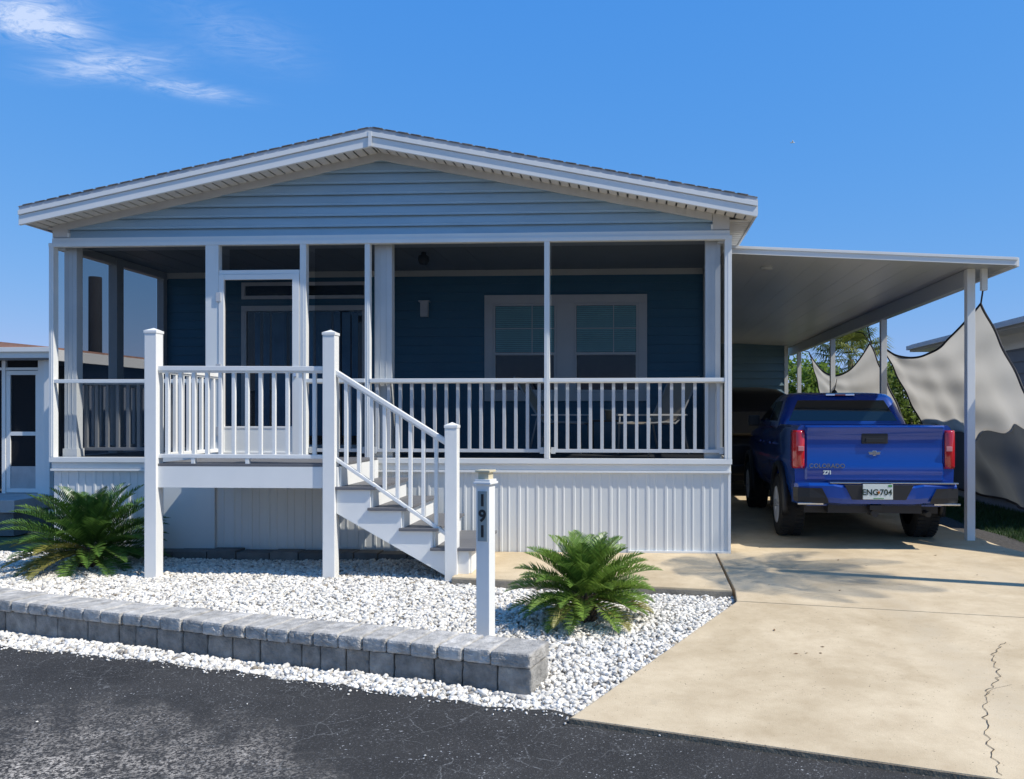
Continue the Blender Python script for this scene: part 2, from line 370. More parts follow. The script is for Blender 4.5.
def arrays(name, V, Fc, m, parent=None, smooth=False):
    """mesh from numpy arrays; all faces have the same number of corners"""
    V = np.asarray(V, np.float32).reshape(-1, 3); Fc = np.asarray(Fc, np.int32); k = Fc.shape[1]
    V = V-np.array(rootloc(parent), np.float32)
    me = bpy.data.meshes.new(name)
    me.vertices.add(len(V)); me.vertices.foreach_set('co', V.ravel())
    me.loops.add(Fc.size); me.loops.foreach_set('vertex_index', Fc.ravel())
    me.polygons.add(len(Fc)); me.polygons.foreach_set('loop_start', np.arange(0, Fc.size, k, dtype=np.int32))
    me.polygons.foreach_set('use_smooth', np.full(len(Fc), smooth))
    me.update(calc_edges=True); me.validate(); me.materials.append(m)
    return link(name, me, parent)
def textmesh(name, s, size, origin, xdir, ydir, m, parent, depth=.002, bold=0, align='CENTER'):
    c = bpy.data.curves.new('t', 'FONT'); c.body = s; c.size = size; c.align_x = align; c.align_y = 'CENTER'; c.extrude = depth; c.offset = bold
    o = bpy.data.objects.new('t', c); col.objects.link(o); bpy.context.view_layer.update()
    me = bpy.data.meshes.new_from_object(o.evaluated_get(bpy.context.evaluated_depsgraph_get()))
    bpy.data.objects.remove(o); bpy.data.curves.remove(c)
    X, Y = Vector(xdir).normalized(), Vector(ydir).normalized(); Zv = X.cross(Y)
    off = Vector(origin)-rootloc(parent)
    for v in me.vertices: v.co = off+X*v.co.x+Y*v.co.y+Zv*v.co.z
    me.materials.clear(); me.materials.append(m); me.name = name
    return link(name, me, parent)

# ------------------------------------------------------------------ ground
RZ = -.078                                       # road level
g = MB(); g.quad((-900, -200, -.16), (900, -200, -.16), (900, 1500, -.16), (-900, 1500, -.16)); struct(g.build('ground', M['ground']))
# road edge against the gravel, then along the foot of the driveway
edge = [(-40, 17.0), (-9, 6.85), (-6.6, 6.13), (-4.61, 5.56), (-3.32, 5.30), (-2.13, 4.96), (-1.10, 4.66), (-.33, 4.46), (1.64, 3.72), (5.2, 2.55), (40, -9)]
g = MB(); n_ = len(edge)
for (a, b) in zip(edge, edge[1:]):
    jj = 14 if abs(b[0]-a[0]) < 5 else 1
    for k in range(jj):
        p = [a[i]+(b[i]-a[i])*k/jj for i in (0, 1)]; q = [a[i]+(b[i]-a[i])*(k+1)/jj for i in (0, 1)]
        w1 = .025*math.sin(p[0]*9.1)+.015*math.sin(p[0]*23); w2 = .025*math.sin(q[0]*9.1)+.015*math.sin(q[0]*23)
        g.quad((p[0], -60, RZ), (q[0], -60, RZ), (q[0], q[1]+w2, RZ), (p[0], p[1]+w1, RZ))
struct(g.build('road', M['asphalt'], weld=True))
# gravel bed sheet (the stones come later)
g = MB(); g.quad((-9.5, 4.0, -.115), (1.0, 4.0, -.115), (1.0, 9.6, -.10), (-9.5, 9.6, -.10)); struct(g.build('gravel_bed', M['gravelbase']))

def slab(name, poly, ztop, depth, m, bev=.012):
    """poly: list of (x,y) or (x,y,z)"""
    b = MB(); top = [(p[0], p[1], p[2] if len(p) > 2 else ztop) for p in poly]
    b.prism(top, (0, 0, -depth), bev)
    return struct(b.build(name, m))
slab('driveway', [(-.36, 4.34, -.045), (1.62, 3.72, -.045), (5.6, 2.42, -.045), (5.35, 5.98, 0), (3.06, 6.49, 0), (.86, 6.935, 0)], 0, .3, M['concrete'])
slab('driveway', [(.861, 6.95), (3.06, 6.503), (5.35, 5.995), (4.75, 8.6), (4.44, 9.9), (4.44, 22), (1.05, 22), (1.05, 9.36), (.925, 9.34), (.90, 7.40)], 0, .3, M['concrete'])
slab('walkway', [(-1.83, 7.835), (-.35, 7.585), (-.345, 9.32), (-1.83, 9.32)], -.002, .3, M['concrete'])
slab('walkway', [(-.337, 7.583), (.87, 7.375), (.905, 9.32), (-.333, 9.32)], -.002, .3, M['concrete'])
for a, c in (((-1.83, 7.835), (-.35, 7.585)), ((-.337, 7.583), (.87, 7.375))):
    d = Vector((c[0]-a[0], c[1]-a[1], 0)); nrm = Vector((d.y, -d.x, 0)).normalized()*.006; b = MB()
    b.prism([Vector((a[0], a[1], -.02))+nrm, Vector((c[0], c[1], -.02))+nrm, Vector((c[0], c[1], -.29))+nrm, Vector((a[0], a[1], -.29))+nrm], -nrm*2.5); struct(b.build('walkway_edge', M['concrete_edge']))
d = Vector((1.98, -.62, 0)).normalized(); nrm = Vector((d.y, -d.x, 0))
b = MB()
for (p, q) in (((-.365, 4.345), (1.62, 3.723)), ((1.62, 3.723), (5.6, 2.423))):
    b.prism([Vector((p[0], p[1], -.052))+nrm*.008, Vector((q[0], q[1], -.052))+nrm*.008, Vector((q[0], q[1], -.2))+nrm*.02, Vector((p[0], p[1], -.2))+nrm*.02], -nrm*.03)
struct(b.build('driveway_edge', M['edge_brown']))
def strip(pts, wd, z):
    b = MB()
    for (p, q) in zip(pts, pts[1:]):
        d = Vector((q[0]-p[0], q[1]-p[1], 0)).normalized(); nrm = Vector((-d.y, d.x, 0))
        za = lambda y: z if y > 6.5 else z-.045*(6.5-y)/2.6
        w1, w2 = wd*random.uniform(.4, 1.2), wd*random.uniform(.4, 1.2)
        P, Q = Vector((p[0], p[1], za(p[1]))), Vector((q[0], q[1], za(q[1])))
        b.quad(P-nrm*w1, Q-nrm*w2, Q+nrm*w2, P+nrm*w1)
    return b
crk = []
ctrl = [(1.66, 3.74), (1.79, 4.2), (2.02, 4.75), (2.24, 5.08), (2.38, 5.5), (2.60, 5.82)]
for a, b in zip(ctrl, ctrl[1:]):
    for k in range(15):
        t = k/15; crk.append((a[0]+(b[0]-a[0])*t+random.uniform(-.011, .011)+.012*math.sin(k*1.3+a[0]*9), a[1]+(b[1]-a[1])*t))
struct(strip(crk, .0026, .006).build('driveway_crack', M['crack']))
br = [(2.03+.012*k+random.uniform(-.008, .008), 4.76+.030*k) for k in range(7)]; struct(strip([(x+.05*(i/6)**2*3, y) for i, (x, y) in enumerate(br)], .0014, .0062).build('driveway_crack', M['crack']))
# lawn on the right with its dirt edging
g = MB(); g.quad((4.42, 8.0, -.055), (30, 4.0, -.055), (30, 60, -.055), (4.42, 60, -.055)); struct(g.build('lawn', M['lawn']))
g = MB()
for k in range(40):
    y0, y1 = 8.2+k*.35, 8.2+(k+1)*.35
    x0, x1 = 4.95+.06*math.sin(y0*3), 4.95+.06*math.sin(y1*3)
    g.quad((4.40, y0, -.045), (x0, y0, -.045), (x1, y1, -.045), (4.40, y1, -.045))
struct(g.build('dirt_strip', M['mulch'], weld=True))
V, Fc = [], []
def blades(n, x0, x1, y0, y1, h):
    for i in range(n):
        x, y = rng.uniform(x0, x1), rng.uniform(y0, y1); a = rng.uniform(0, 6.28); hh = h*rng.uniform(.5, 1.2); l = rng.uniform(-.5, .5, 2)*hh
        b = len(V); c, s = .006*math.cos(a), .006*math.sin(a)
        V.extend([(x-c, y-s, -.06), (x+c, y+s, -.06), (x+l[0], y+l[1], -.06+hh)]); Fc.append((b, b+1, b+2))
blades(26000, 4.95, 7.4, 9.2, 16.5, .08)
struct(arrays('grass', V, Fc, M['grass']), 'stuff')

# ------------------------------------------------------------------ house
WL, WR, YF, YB, YE = -7.05, 1.06, 9.34, 11.5, 21.9        # walls, porch front, porch back wall, rear
XC, YR = -3.03, 8.97
ZPK = 4.88
def zt(x): return ZPK-(.2025 if x < XC else .1965)*abs(x-XC)
EL, ER = -7.20, 1.335
FL = 1.09                                                  # porch floor
house = thing('manufactured_house', 'blue single-storey house with white gable roof and screened front porch', 'house', (XC, YF, 0))
def rake(b, off0, off1, y0, y1, xa=EL, xb=ER):
    for x0, x1 in ((xa, XC), (XC, xb)):
        b.prism([(x0, y0, zt(x0)+off0), (x1, y0, zt(x1)+off0), (x1, y0, zt(x1)+off1), (x0, y0, zt(x0)+off1)], (0, y1-y0, 0))
    return b
roof = rake(MB(), 0, -.007, YR-.010, YE+.4, EL-.004, ER+.004)
for i in range(1, 30):                                      # shingle courses stand a little proud of one another
    for sgn in (-1, 1):
        if i*.147 > (XC-EL if sgn < 0 else ER-XC)-.01: continue
        x0 = XC+sgn*(i*.147); x1 = XC+sgn*(i*.147-.12)
        ya = YR-.018-.012*random.random()
        roof.prism([(x0, ya, zt(x0)+.001), (x0, ya, zt(x0)+.005), (x1, ya, zt(x1)+.002), (x1, ya, zt(x1)+.001)], (0, YE+.4-ya, 0))
roof = roof.build('roof', M['shingle'], house)
rake(MB(), -.009, -.052, YR-.004, YR+.05).build('drip_edge', M['drip'], roof)
for sgn, (xa, xb) in ((0, (EL, XC)), (1, (XC, ER))):
    b = MB()
    for (o0, o1, y0) in ((-.053, -.105, YR-.022), (-.106, -.112, YR-.002), (-.113, -.22, YR-.008)):
        b.prism([(xa, y0, zt(xa)+o0), (xb, y0, zt(xb)+o0), (xb, y0, zt(xb)+o1), (xa, y0, zt(xa)+o1)], (0, .035, 0), .003)
    b.build('fascia', M['white'], roof)
b = MB(); b.box((XC-.02, YR-.026, ZPK-.222), (XC+.02, YR-.021, ZPK-.054)); b.build('fascia_joint_cover', M['white'], roof)
for xa in (EL, ER):                                         # fascia along the eaves
    MB().box((xa-.012, YR+.03, zt(xa)-.19), (xa+.012, YE+.4, zt(xa)-.02)).build('eave_fascia', M['drip'], roof)
b = MB()                                                    # grooved gable soffit
k = 0; x = EL+.01
while x < ER-.02:
    x1 = min(x+.092, ER-.01)
    if (x < XC < x1): x1 = XC
    b.prism([(x, YR+.03, zt(x)-.178), (x1, YR+.03, zt(x1)-.178), (x1, YR+.03, zt(x1)-.168), (x, YR+.03, zt(x)-.168)], (0, YF-YR-.02, 0))
    x = x1+.02
for xa, xb in ((EL+.012, WL), (WR, ER-.012)):               # side soffits
    y = YF+.0
    while y < YE:
        b.box((xa, y, zt(xa if xa < 0 else xb)-.176), (xb, y+.082, zt(xa if xa < 0 else xb)-.162)); y += .104
b.build('soffit', M['soffit'], roof)
# gable wall in lap boards
b = MB()
def lap_poly(b, z0, z1, xl0, xr0, xl1, xr1, y, d=.014):
    b.quad((xl0, y-d, z0), (xr0, y-d, z0), (xr1, y, z1), (xl1, y, z1))
    b.quad((xl0, y+.004, z0), (xr0, y+.004, z0), (xr0, y+.004, z0+.03), (xl0, y+.004, z0+.03)); b.quad((xl0, y+.004, z0+.03), (xr0, y+.004, z0+.03), (xr0, y-d+.004, z0+.03), (xl0, y-d+.004, z0+.03)); b.quad((xl0, y-d+.004, z0+.03), (xr0, y-d+.004, z0+.03), (xr0, y-d+.004, z0), (xl0, y-d+.004, z0)); b.quad((xl0, y-d+.004, z0), (xr0, y-d+.004, z0), (xr0, y-d, z0), (xl0, y-d, z0))
z = 3.71
while z < 4.72:
    z1 = z+.127
    def lim(zz): 
        h = (ZPK-.16-zz)/.2; return max(WL+.02, XC-h), min(WR-.02, XC+h)
    a0, a1 = lim(z); c0, c1 = lim(min(z1, ZPK-.161))
    if a1-a0 > .1: lap_poly(b, z, min(z1, ZPK-.161), a0, a1, c0, c1, YF+.02, .034)
    z = z1
b.quad((WL, YF+.03, 3.66), (WR, YF+.03, 3.66), (XC, YF+.03, zt(XC)-.16), (XC-.001, YF+.03, zt(XC)-.16))
gable = b.build('gable_siding', M['siding'], house, normals=False)
b = MB()
for xa, xb in ((WL+.19, XC), (XC, WR-.19)):
    b.prism([(xa, YF-.025, zt(xa)-.166), (xb, YF-.025, zt(xb)-.166), (xb, YF-.025, zt(xb)-.262), (xa, YF-.025, zt(xa)-.262)], (0, .04, 0), .003)
for xa, xb in ((WL-.01, WL+.186), (WR-.186, WR+.01)):
    b.prism([(xa, YF-.02, 3.745), (xb, YF-.02, 3.745), (xb, YF-.02, zt(xb)-.175), (xa, YF-.02, zt(xa)-.175)], (0, .04, 0), .003)
b.build('frieze_board', M['frieze'], house)
b = MB(); b.box((WL+.18, YF-.028, 3.745), (WL+.205, YF, zt(WL)-.27)); b.box((WR-.205, YF-.028, 3.745), (WR-.18, YF, zt(WR)-.27))
b.box((WL-.03, YF-.06, 3.625), (WR+.035, YF+.02, 3.672), .004); b.box((WL-.005, YF-.035, 3.673), (WR+.012, YF+.02, 3.735), .004)
b.build('header_beam', M['trim'], house)
# walls
def lapwall(b, x0, x1, z0, z1, y, face, step=.127, d=.014):
    """face 'y-': along x facing -y; 'x+' / 'x-': along y (x0,x1 are y values), y is the x of the wall"""
    z = z0
    while z < z1-.01:
        zz_ = min(z+step, z1)
        if face == 'y-':
            b.quad((x0, y-d, z), (x1, y-d, z), (x1, y, zz_), (x0, y, zz_)); b.quad((x0, y, z), (x1, y, z), (x1, y-d, z), (x0, y-d, z))
        else:
            s = 1 if face == 'x+' else -1
            b.quad((y+s*d, x0, z), (y+s*d, x1, z), (y, x1, zz_), (y, x0, zz_)); b.quad((y, x0, z), (y, x1, z), (y+s*d, x1, z), (y+s*d, x0, z))
        z = zz_
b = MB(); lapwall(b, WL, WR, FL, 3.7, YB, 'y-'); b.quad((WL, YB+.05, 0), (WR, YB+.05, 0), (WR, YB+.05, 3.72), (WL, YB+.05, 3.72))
bw = b.build('porch_back_wall', M['porchwall_shaded'], house, normals=False)
b = MB(); b.box((WL, YB-.02, 3.615), (WR, YB-.005, 3.70)); b.build('crown_trim', M['trim'], bw)
b = MB(); lapwall(b, YB, YE, .9, 3.72, WR, 'x+'); lapwall(b, YB, YE, .9, 3.72, WL, 'x-')
b.quad((WL, YE, 0), (WR, YE, 0), (WR, YE, 3.72), (WL, YE, 3.72)); b.quad((WL, YE, 3.72), (WR, YE, 3.72), (XC+.01, YE, 4.6), (XC, YE, 4.6))
b.build('side_wall', M['siding'], house, normals=False)
for xa in (WL-.012, WR-.05): MB().box((xa, YB-.05, .9), (xa+.062, YB+.04, 3.62)).build('corner_trim', M['white'], house)
b = MB(); b.box((WL, YF, .96), (WR, YB, FL)); b.build('porch_floor', M['floor'], house)
b = MB(); b.box((WL, YF+.02, 3.70), (WR, YB, 3.75))
for k in range(20): b.box((WL+.02+k*.405, YF+.03, 3.695), (WL+.03+k*.405, YB-.02, 3.70))
pc = b.build('porch_ceiling', M['ceiling'], house)
b = MB(); b.lathe([(0, -.16), (.05, -.155), (.075, -.10), (.07, -.05), (.03, -.03), (.03, 0)], (-2.75, 10.2, 3.70)); b.build('ceiling_lamp', M['black'], pc)
# sill bands
b = MB(); b.box((WL-.03, YF-.055, 1.03), (WR+.035, YF+.02, 1.092), .004); b.box((WL-.012, YF-.03, .955), (WR+.016, YF+.02, 1.028), .004); b.box((WL-.02, YF-.045, .925), (WR+.025, YF+.02, .952), .004)
for xs, sg in ((WL, -1), (WR, 1)): b.box((min(xs, xs+sg*.03), YF+.021, .93), (max(xs, xs+sg*.03), YE, 1.09), .004)
b.build('sill_band', M['trim'], house)
# ribbed skirting
b = MB()
def ribs(p0, p1, z0, z1, nrm):
    p0, p1, nrm = Vector(p0), Vector(p1), Vector(nrm); L = (p1-p0).length; d = (p1-p0)/L; s = 0; prof = []
    while s < L:
        for ds, h in ((0, 0), (.060, 0), (.068, .0065), (.092, .0065), (.10, 0), (.160, 0), (.166, .005), (.180, .005), (.186, 0)): 
            if s+ds <= L: prof.append((s+ds, h))
        s += .215
    prof.append((L, 0))
    vs = [[b.bm.verts.new(p0+d*q+nrm*h+Vector((0, 0, zv))) for q, h in prof] for zv in (z0, z1)]
    for k in range(len(prof)-1): b.bm.faces.new((vs[0][k], vs[0][k+1], vs[1][k+1], vs[1][k]))
ribs((WL, YF-.005, 0), (WR, YF-.005, 0), -.12, .93, (0, -1, 0)); ribs((WR, YF, 0), (WR, YE, 0), -.1, .93, (1, 0, 0)); ribs((WL, YF, 0), (WL, YE, 0), -.1, .93, (-1, 0, 0))
sk = b.build('skirting', M['skirt'], house, normals=False)
b = MB(); b.box((-.1, YF-.03, -.001), (WR+.022, YF-.006, .022)); b.box((WR-.006, YF-.024, .023), (WR+.024, YF+.03, .92)); b.build('skirting_track', M['trim'], sk)
b = MB(); b.box((-5.66, YF-.05, -.12), (-5.03, YF-.023, .84), .003); b.build('access_panel', M['skirt'], sk)
b = MB(); x = -6.9
while x < -2.6:
    wv = random.uniform(.28, .42); b.box((x, YF-.30, -.14), (x+wv-.012, YF-.06, .015+random.uniform(-.012, .012)), .012); x += wv
b.build('footing_block', M['darkblock'], house)
# porch columns
for (x0, x1, y0, y1) in ((-6.985, -6.83, 9.42, 9.53), (-3.135, -2.925, 9.42, 9.53), (.80, .975, 9.42, 9.53), (WL+.02, WL+.14, 10.30, 10.44), (WL+.02, WL+.12, 11.38, 11.47), (WR-.13, WR-.03, 10.34, 10.47), (WR-.12, WR-.03, 11.38, 11.47)):
    b = MB(); b.box((x0, y0, FL), (x1, y1, 3.695), .004)
    if x1-x0 > .15:
        b.box((x0-.012, y0-.012, FL), (x1+.012, y1+.012, FL+.10)); 
        for k in (1, 2): b.box((x0+(x1-x0)*k/3-.004, y0-.004, FL+.1), (x0+(x1-x0)*k/3+.004, y0, 3.69))
    b.build('porch_column', M['column'], house)
for xa in (WL+.01, WR-.12): MB().box((xa, YF+.02, 3.60), (xa+.11, YB, 3.695)).build('side_header', M['column'], house)
# screen panels: frame + mesh
def screen_panel(x0, x1, z0, z1, y=YF+.205, frame=.02, side=None):
    b = MB()
    if side is None:
        b.quad((x0, y, z0), (x1, y, z0), (x1, y, z1), (x0, y, z1))
    else: b.quad((side, x0, z0), (side, x1, z0), (side, x1, z1), (side, x0, z1))
    return b.build('screen_panel', M['screen'], house)
mull = [(-7.08, -7.022), (-5.14, -4.98), (-3.99, -3.915), (-3.212, -3.152), (-1.08, -1.018), (1.012, 1.092)]
for i, (xa, xb) in enumerate(mull):
    b = MB(); d = .055 if i != 3 else .045
    b.box((xa, YF-d, 1.092), (xb, YF+.03, 3.625), .005)
    if xb-xa < .09: b.box(((xa+xb)/2-.004, YF-d-.003, 1.1), ((xa+xb)/2+.004, YF-d, 3.62))
    b.build('screen_post', M['trim'], house)
for a, c in ((0, 1), (2, 3), (3, 4), (4, 5)): screen_panel(mull[a][1], mull[c][0], 1.092, 3.625)
screen_panel(-4.98, -3.99, 3.335, 3.625)
for sx in (WL+.005, WR-.005):
    screen_panel(YF+.04, 10.32, 1.092, 3.60, side=sx); screen_panel(10.46, 11.4, 1.092, 3.60, side=sx)
# railings behind the screens
def railing(p0, p1, zr=2.02, zb=1.20, name='porch_railing', front=True):
    p0, p1 = Vector((*p0, 0)), Vector((*p1, 0)); d = (p1-p0).normalized(); n = Vector((-d.y, d.x, 0)); L = (p1-p0).length
    rot = Matrix.Rotation(math.atan2(d.y, d.x), 3, 'Z')
    b = MB(); b.box(p0+Vector((0, -.03, zr-.045)), p0+Vector((L, .03, zr)), .006, rot, p0); rail = b.build(name, M['trim'], house)
    b = MB(); b.box(p0+Vector((0, -.022, zb-.04)), p0+Vector((L, .022, zb)), .004, rot, p0); b.build('bottom_rail', M['railgrey'], rail)
    for e in (.012, L-.06):
        b = MB(); b.box(p0+Vector((e, -.03, zb-.055)), p0+Vector((e+.05, .03, zb+.02)), .004, rot, p0); b.build('bracket', M['column'], rail)
    k = int(L/.134); 
    for i in range(k):
        s = (i+.5)*L/k; b = MB(); b.box(p0+Vector((s-.019, -.019, zb)), p0+Vector((s+.019, .019, zr-.045)), .002, rot, p0); b.build('baluster', M['railgrey'], rail)
    return rail
for a, c, dy in ((0, 1, .25), (2, 3, .035), (3, 4, .035), (4, 5, .035)): railing((mull[a][1], YF+dy), (mull[c][0], YF+dy))
railing((WL+.07, YF+.12), (WL+.07, 11.4)); railing((WR-.07, YF+.12), (WR-.07, 11.4))
for a, c in ((0, 1), (2, 3), (3, 4), (4, 5)): MB().box((mull[a][1], YF-.05, 1.985), (mull[c][0], YF-.012, 2.03), .005).build('chair_rail', M['trim'], house)
# screen door
b = MB(); x0, x1, z0, z1 = -4.975, -3.995, 1.11, 3.325
b.box((x0, YF-.05, z1-.05), (x1, YF+.01, z1), .004)
b.box((x0, YF-.062, z0), (x0+.062, YF-.012, z1-.052), .004); b.box((x1-.085, YF-.062, z0), (x1, YF-.012, z1-.052), .004)
b.box((x0+.062, YF-.06, z1-.115), (x1-.085, YF-.014, z1-.053), .004); b.box((x0+.062, YF-.06, z0), (x1-.085, YF-.014, z0+.05), .004); b.box((x0+.062, YF-.05, 1.44), (x1-.085, YF-.014, 1.465), .004)
door = b.build('screen_door', M['white'], house)
b = MB(); b.box((x0+.063, YF-.045, z0+.05), (x1-.086, YF-.03, 1.44)); b.build('kick_panel', M['trim'], door)
b = MB(); b.quad((x0+.062, YF-.035, 1.465), (x1-.085, YF-.035, 1.465), (x1-.085, YF-.035, z1-.115), (x0+.062, YF-.035, z1-.115)); b.build('screen', M['screen'], door)
b = MB(); b.box((x1-.06, YF-.085, 2.05), (x1-.03, YF-.062, 2.17), .004); b.tube([(x1-.045, YF-.08, 2.13), (x1-.11, YF-.10, 2.13)], .009); b.build('handle', M['chrome'], door)
for zh in (1.35, 2.1, 2.95):
    b = MB(); b.box((x0-.03, YF-.072, zh), (x0+.03, YF-.0625, zh+.11), .002); b.build('hinge', M['drip'], door)
# windows on the back wall
def frame(b, x0, x1, z0, z1, y, wd, d=.04):
    b.box((x0, y-d, z1-wd), (x1, y, z1), .004); b.box((x0, y-d, z0), (x1, y, z0+wd), .004)
    b.box((x0, y-d, z0+wd+.001), (x0+wd, y, z1-wd-.001), .004); b.box((x1-wd, y-d, z0+wd+.001), (x1, y, z1-wd-.001), .004)
b = MB(); wx0, wx1, wz0, wz1 = -2.20, .145, 1.80, 3.33
frame(b, wx0, wx1, wz0, wz1, YB-.016, .125, .03); b.box((-1.155, YB-.045, wz0+.125), (-.90, YB-.016, wz1-.125), .004)
win = b.build('window', M['wintrim'], house)
for xa, xb in ((wx0+.127, -1.157), (-.898, wx1-.127)):
    b = MB(); frame(b, xa, xb, wz0+.127, 2.50, YB-.03, .035, .02); frame(b, xa, xb, 2.46, wz1-.127, YB-.018, .03, .02); b.build('sash', M['wintrim'], win)
    b = MB(); b.box((xa+.03, YB-.024, wz0+.15), (xb-.03, YB-.018, wz1-.15)); b.build('pane', M['glass'], win)
    b = MB()
    for k in range(24): b.box((xa+.035, YB-.028, 2.51+k*.0275), (xb-.035, YB-.0245, 2.533+k*.0275))
    b.build('blind', M['blind'], win)
    b = MB(); b.box(((xa+xb)/2+.1, YB-.034, 2.5), ((xa+xb)/2+.112, YB-.029, wz1-.155)); b.box((xa+.03, YB-.034, 2.84), (xb-.03, YB-.029, 2.852)); b.build('muntin', M['wintrim'], win)
b = MB(); frame(b, -5.80, -3.92, 3.30, 3.545, YB-.016, .05, .03); frame(b, -5.80, -3.92, FL, 3.20, YB-.016, .075, .035); b.box((-4.88, YB-.045, FL), (-4.82, YB-.016, 3.12))
pd = b.build('patio_door', M['wintrim'], house)
b = MB(); b.box((-5.74, YB-.026, 3.35), (-3.97, YB-.020, 3.50)); b.box((-5.73, YB-.026, FL+.075), (-3.99, YB-.020, 3.126)); b.build('pane', M['glass'], pd)
b = MB(); prof = [(-5.6+k*.04, YB-.030-.012*math.sin(k*1.9)*abs(math.sin(k*.37))) for k in range(40)]
for (p, q) in zip(prof, prof[1:]): b.quad((p[0], p[1], 1.3), (q[0], q[1], 1.3), (q[0], q[1], 3.1), (p[0], p[1], 3.1))
b.build('curtain', M['curtain'], pd)
b = MB(); b.box((-3.13, YB-.09, 3.02), (-3.02, YB-.016, 3.24), .01); b.box((-3.15, YB-.10, 3.235), (-3.0, YB-.016, 3.255)); b.build('wall_lamp', M['wintrim'], house)

# ------------------------------------------------------------------ landing and steps
st = thing('entry_stairs', 'white railed landing with grey deck boards and four steps to porch door', 'stairs', (-4, 8.0, -.08))
SY = 8.0
for (x, ztop, nm) in ((-4.975, 2.49, 1), (-3.115, 2.46, 1), (-1.865, 1.52, 1)):
    b = MB(); b.box((x-.062, SY-.062, -.14), (x+.062, SY+.062, ztop-.03), .005); pst = b.build('post', M['white'], st)
    b = MB(); b.box((x-.068, SY-.068, ztop-.050), (x+.068, SY+.068, ztop-.022), .003)
    t = bmesh.new(); v0 = [t.verts.new((x+sx*.062, SY+sy*.062, ztop-.022)) for sx, sy in ((-1, -1), (1, -1), (1, 1), (-1, 1))]; ap = t.verts.new((x, SY, ztop+.008))
    for k in range(4): t.faces.new((v0[k], v0[(k+1) % 4], ap))
    b.add(t); b.build('post_cap', M['white'], pst)
b = MB(); 
for k in range(10): b.box((-5.02, SY-.03+k*.134, 1.075), (-3.06, SY+.10+k*.134, 1.102), .003)
b.build('landing_deck', M['deck'], st)
b = MB(); b.box((-4.93, SY-.03, .855), (-3.18, SY+.01, 1.073), .003); b.box((-5.03, SY+.07, .855), (-4.99, 9.30, 1.073), .003); b.box((-3.12, SY+.07, .855), (-3.08, 9.30, 1.073), .003)
b.build('rim_board', M['white'], st)
def srail(p0, p1, zt0, zt1, zb0, zb1, n, name):
    """rail between two points, top and bottom heights at both ends"""
    p0, p1 = Vector((*p0, 0)), Vector((*p1, 0)); d = p1-p0; nrm = Vector((-d.y, d.x, 0)).normalized()
    b = MB()
    def bar(b, za, zb, wd, h):
        q = [p0+nrm*wd+Vector((0, 0, za)), p0-nrm*wd+Vector((0, 0, za)), p0-nrm*wd+Vector((0, 0, za-h)), p0+nrm*wd+Vector((0, 0, za-h))]
        b.prism(q, d+Vector((0, 0, zb-za)), .006)
    bar(b, zt0, zt1, .034, .05); bar(b, zt0-.047, zt1-.047, .022, .022); rl = b.build(name, M['white'], st)
    b = MB(); bar(b, zb0, zb1, .024, .042); b.build('bottom_rail', M['white'], rl)
    for i in range(n):
        t = (i+.75)/(n+.5); c = p0+d*t; za = zb0+(zb1-zb0)*t; zb = zt0+(zt1-zt0)*t-.06
        b = MB(); b.box(c+Vector((-.018, -.018, za)), c+Vector((.018, .018, zb)), .003); b.build('baluster', M['white'], rl)
    return rl
r1 = srail((-4.933, SY), (-3.177, SY), 2.105, 2.095, 1.20, 1.195, 12, 'landing_rail')
for x in (-4.55, -3.98): MB().box((x-.02, SY-.02, 1.10), (x+.02, SY+.02, 1.16), .003).build('rail_foot', M['white'], r1)
srail((-4.995, SY+.062), (-4.995, 9.29), 2.105, 2.10, 1.20, 1.20, 9, 'landing_rail')
srail((-3.053, SY), (-1.927, SY), 2.06, 1.36, 1.17, .42, 8, 'stair_rail')
steps = [(-3.06, -2.64, .872), (-2.72, -2.32, .662), (-2.40, -2.0, .458), (-2.08, -1.62, .262)]
for (x0, x1, z) in steps:
    b = MB(); b.box((x0, SY-.05, z-.03), (x1, SY+.49, z), .004); b.box((x0, SY+.495, z-.03), (x1, 9.20, z), .004); b.build('tread', M['deck'], st)
b = MB()
for (x, z0, z1) in ((-3.02, .872, 1.075), (-2.69, .662, .842), (-2.37, .458, .632), (-2.05, .262, .428), (-1.68, 0, .232)):
    b.box((x-.01, SY+.01, z0), (x+.01, 9.18, z1))
b.build('riser', M['white'], st)
for y in (SY-.02, 9.14):
    poly = [(-3.05, 1.07), (-3.03, 1.07), (-3.03, .842), (-2.70, .842), (-2.70, .632), (-2.38, .632), (-2.38, .428), (-2.06, .428), (-2.06, .232), (-1.69, .232), (-1.69, 0.0), (-1.93, -.02), (-3.05, .60)]
    b = MB(); b.prism([(x, y, z) for x, z in poly], (0, .035, 0), .003); b.build('stringer', M['white'], st)

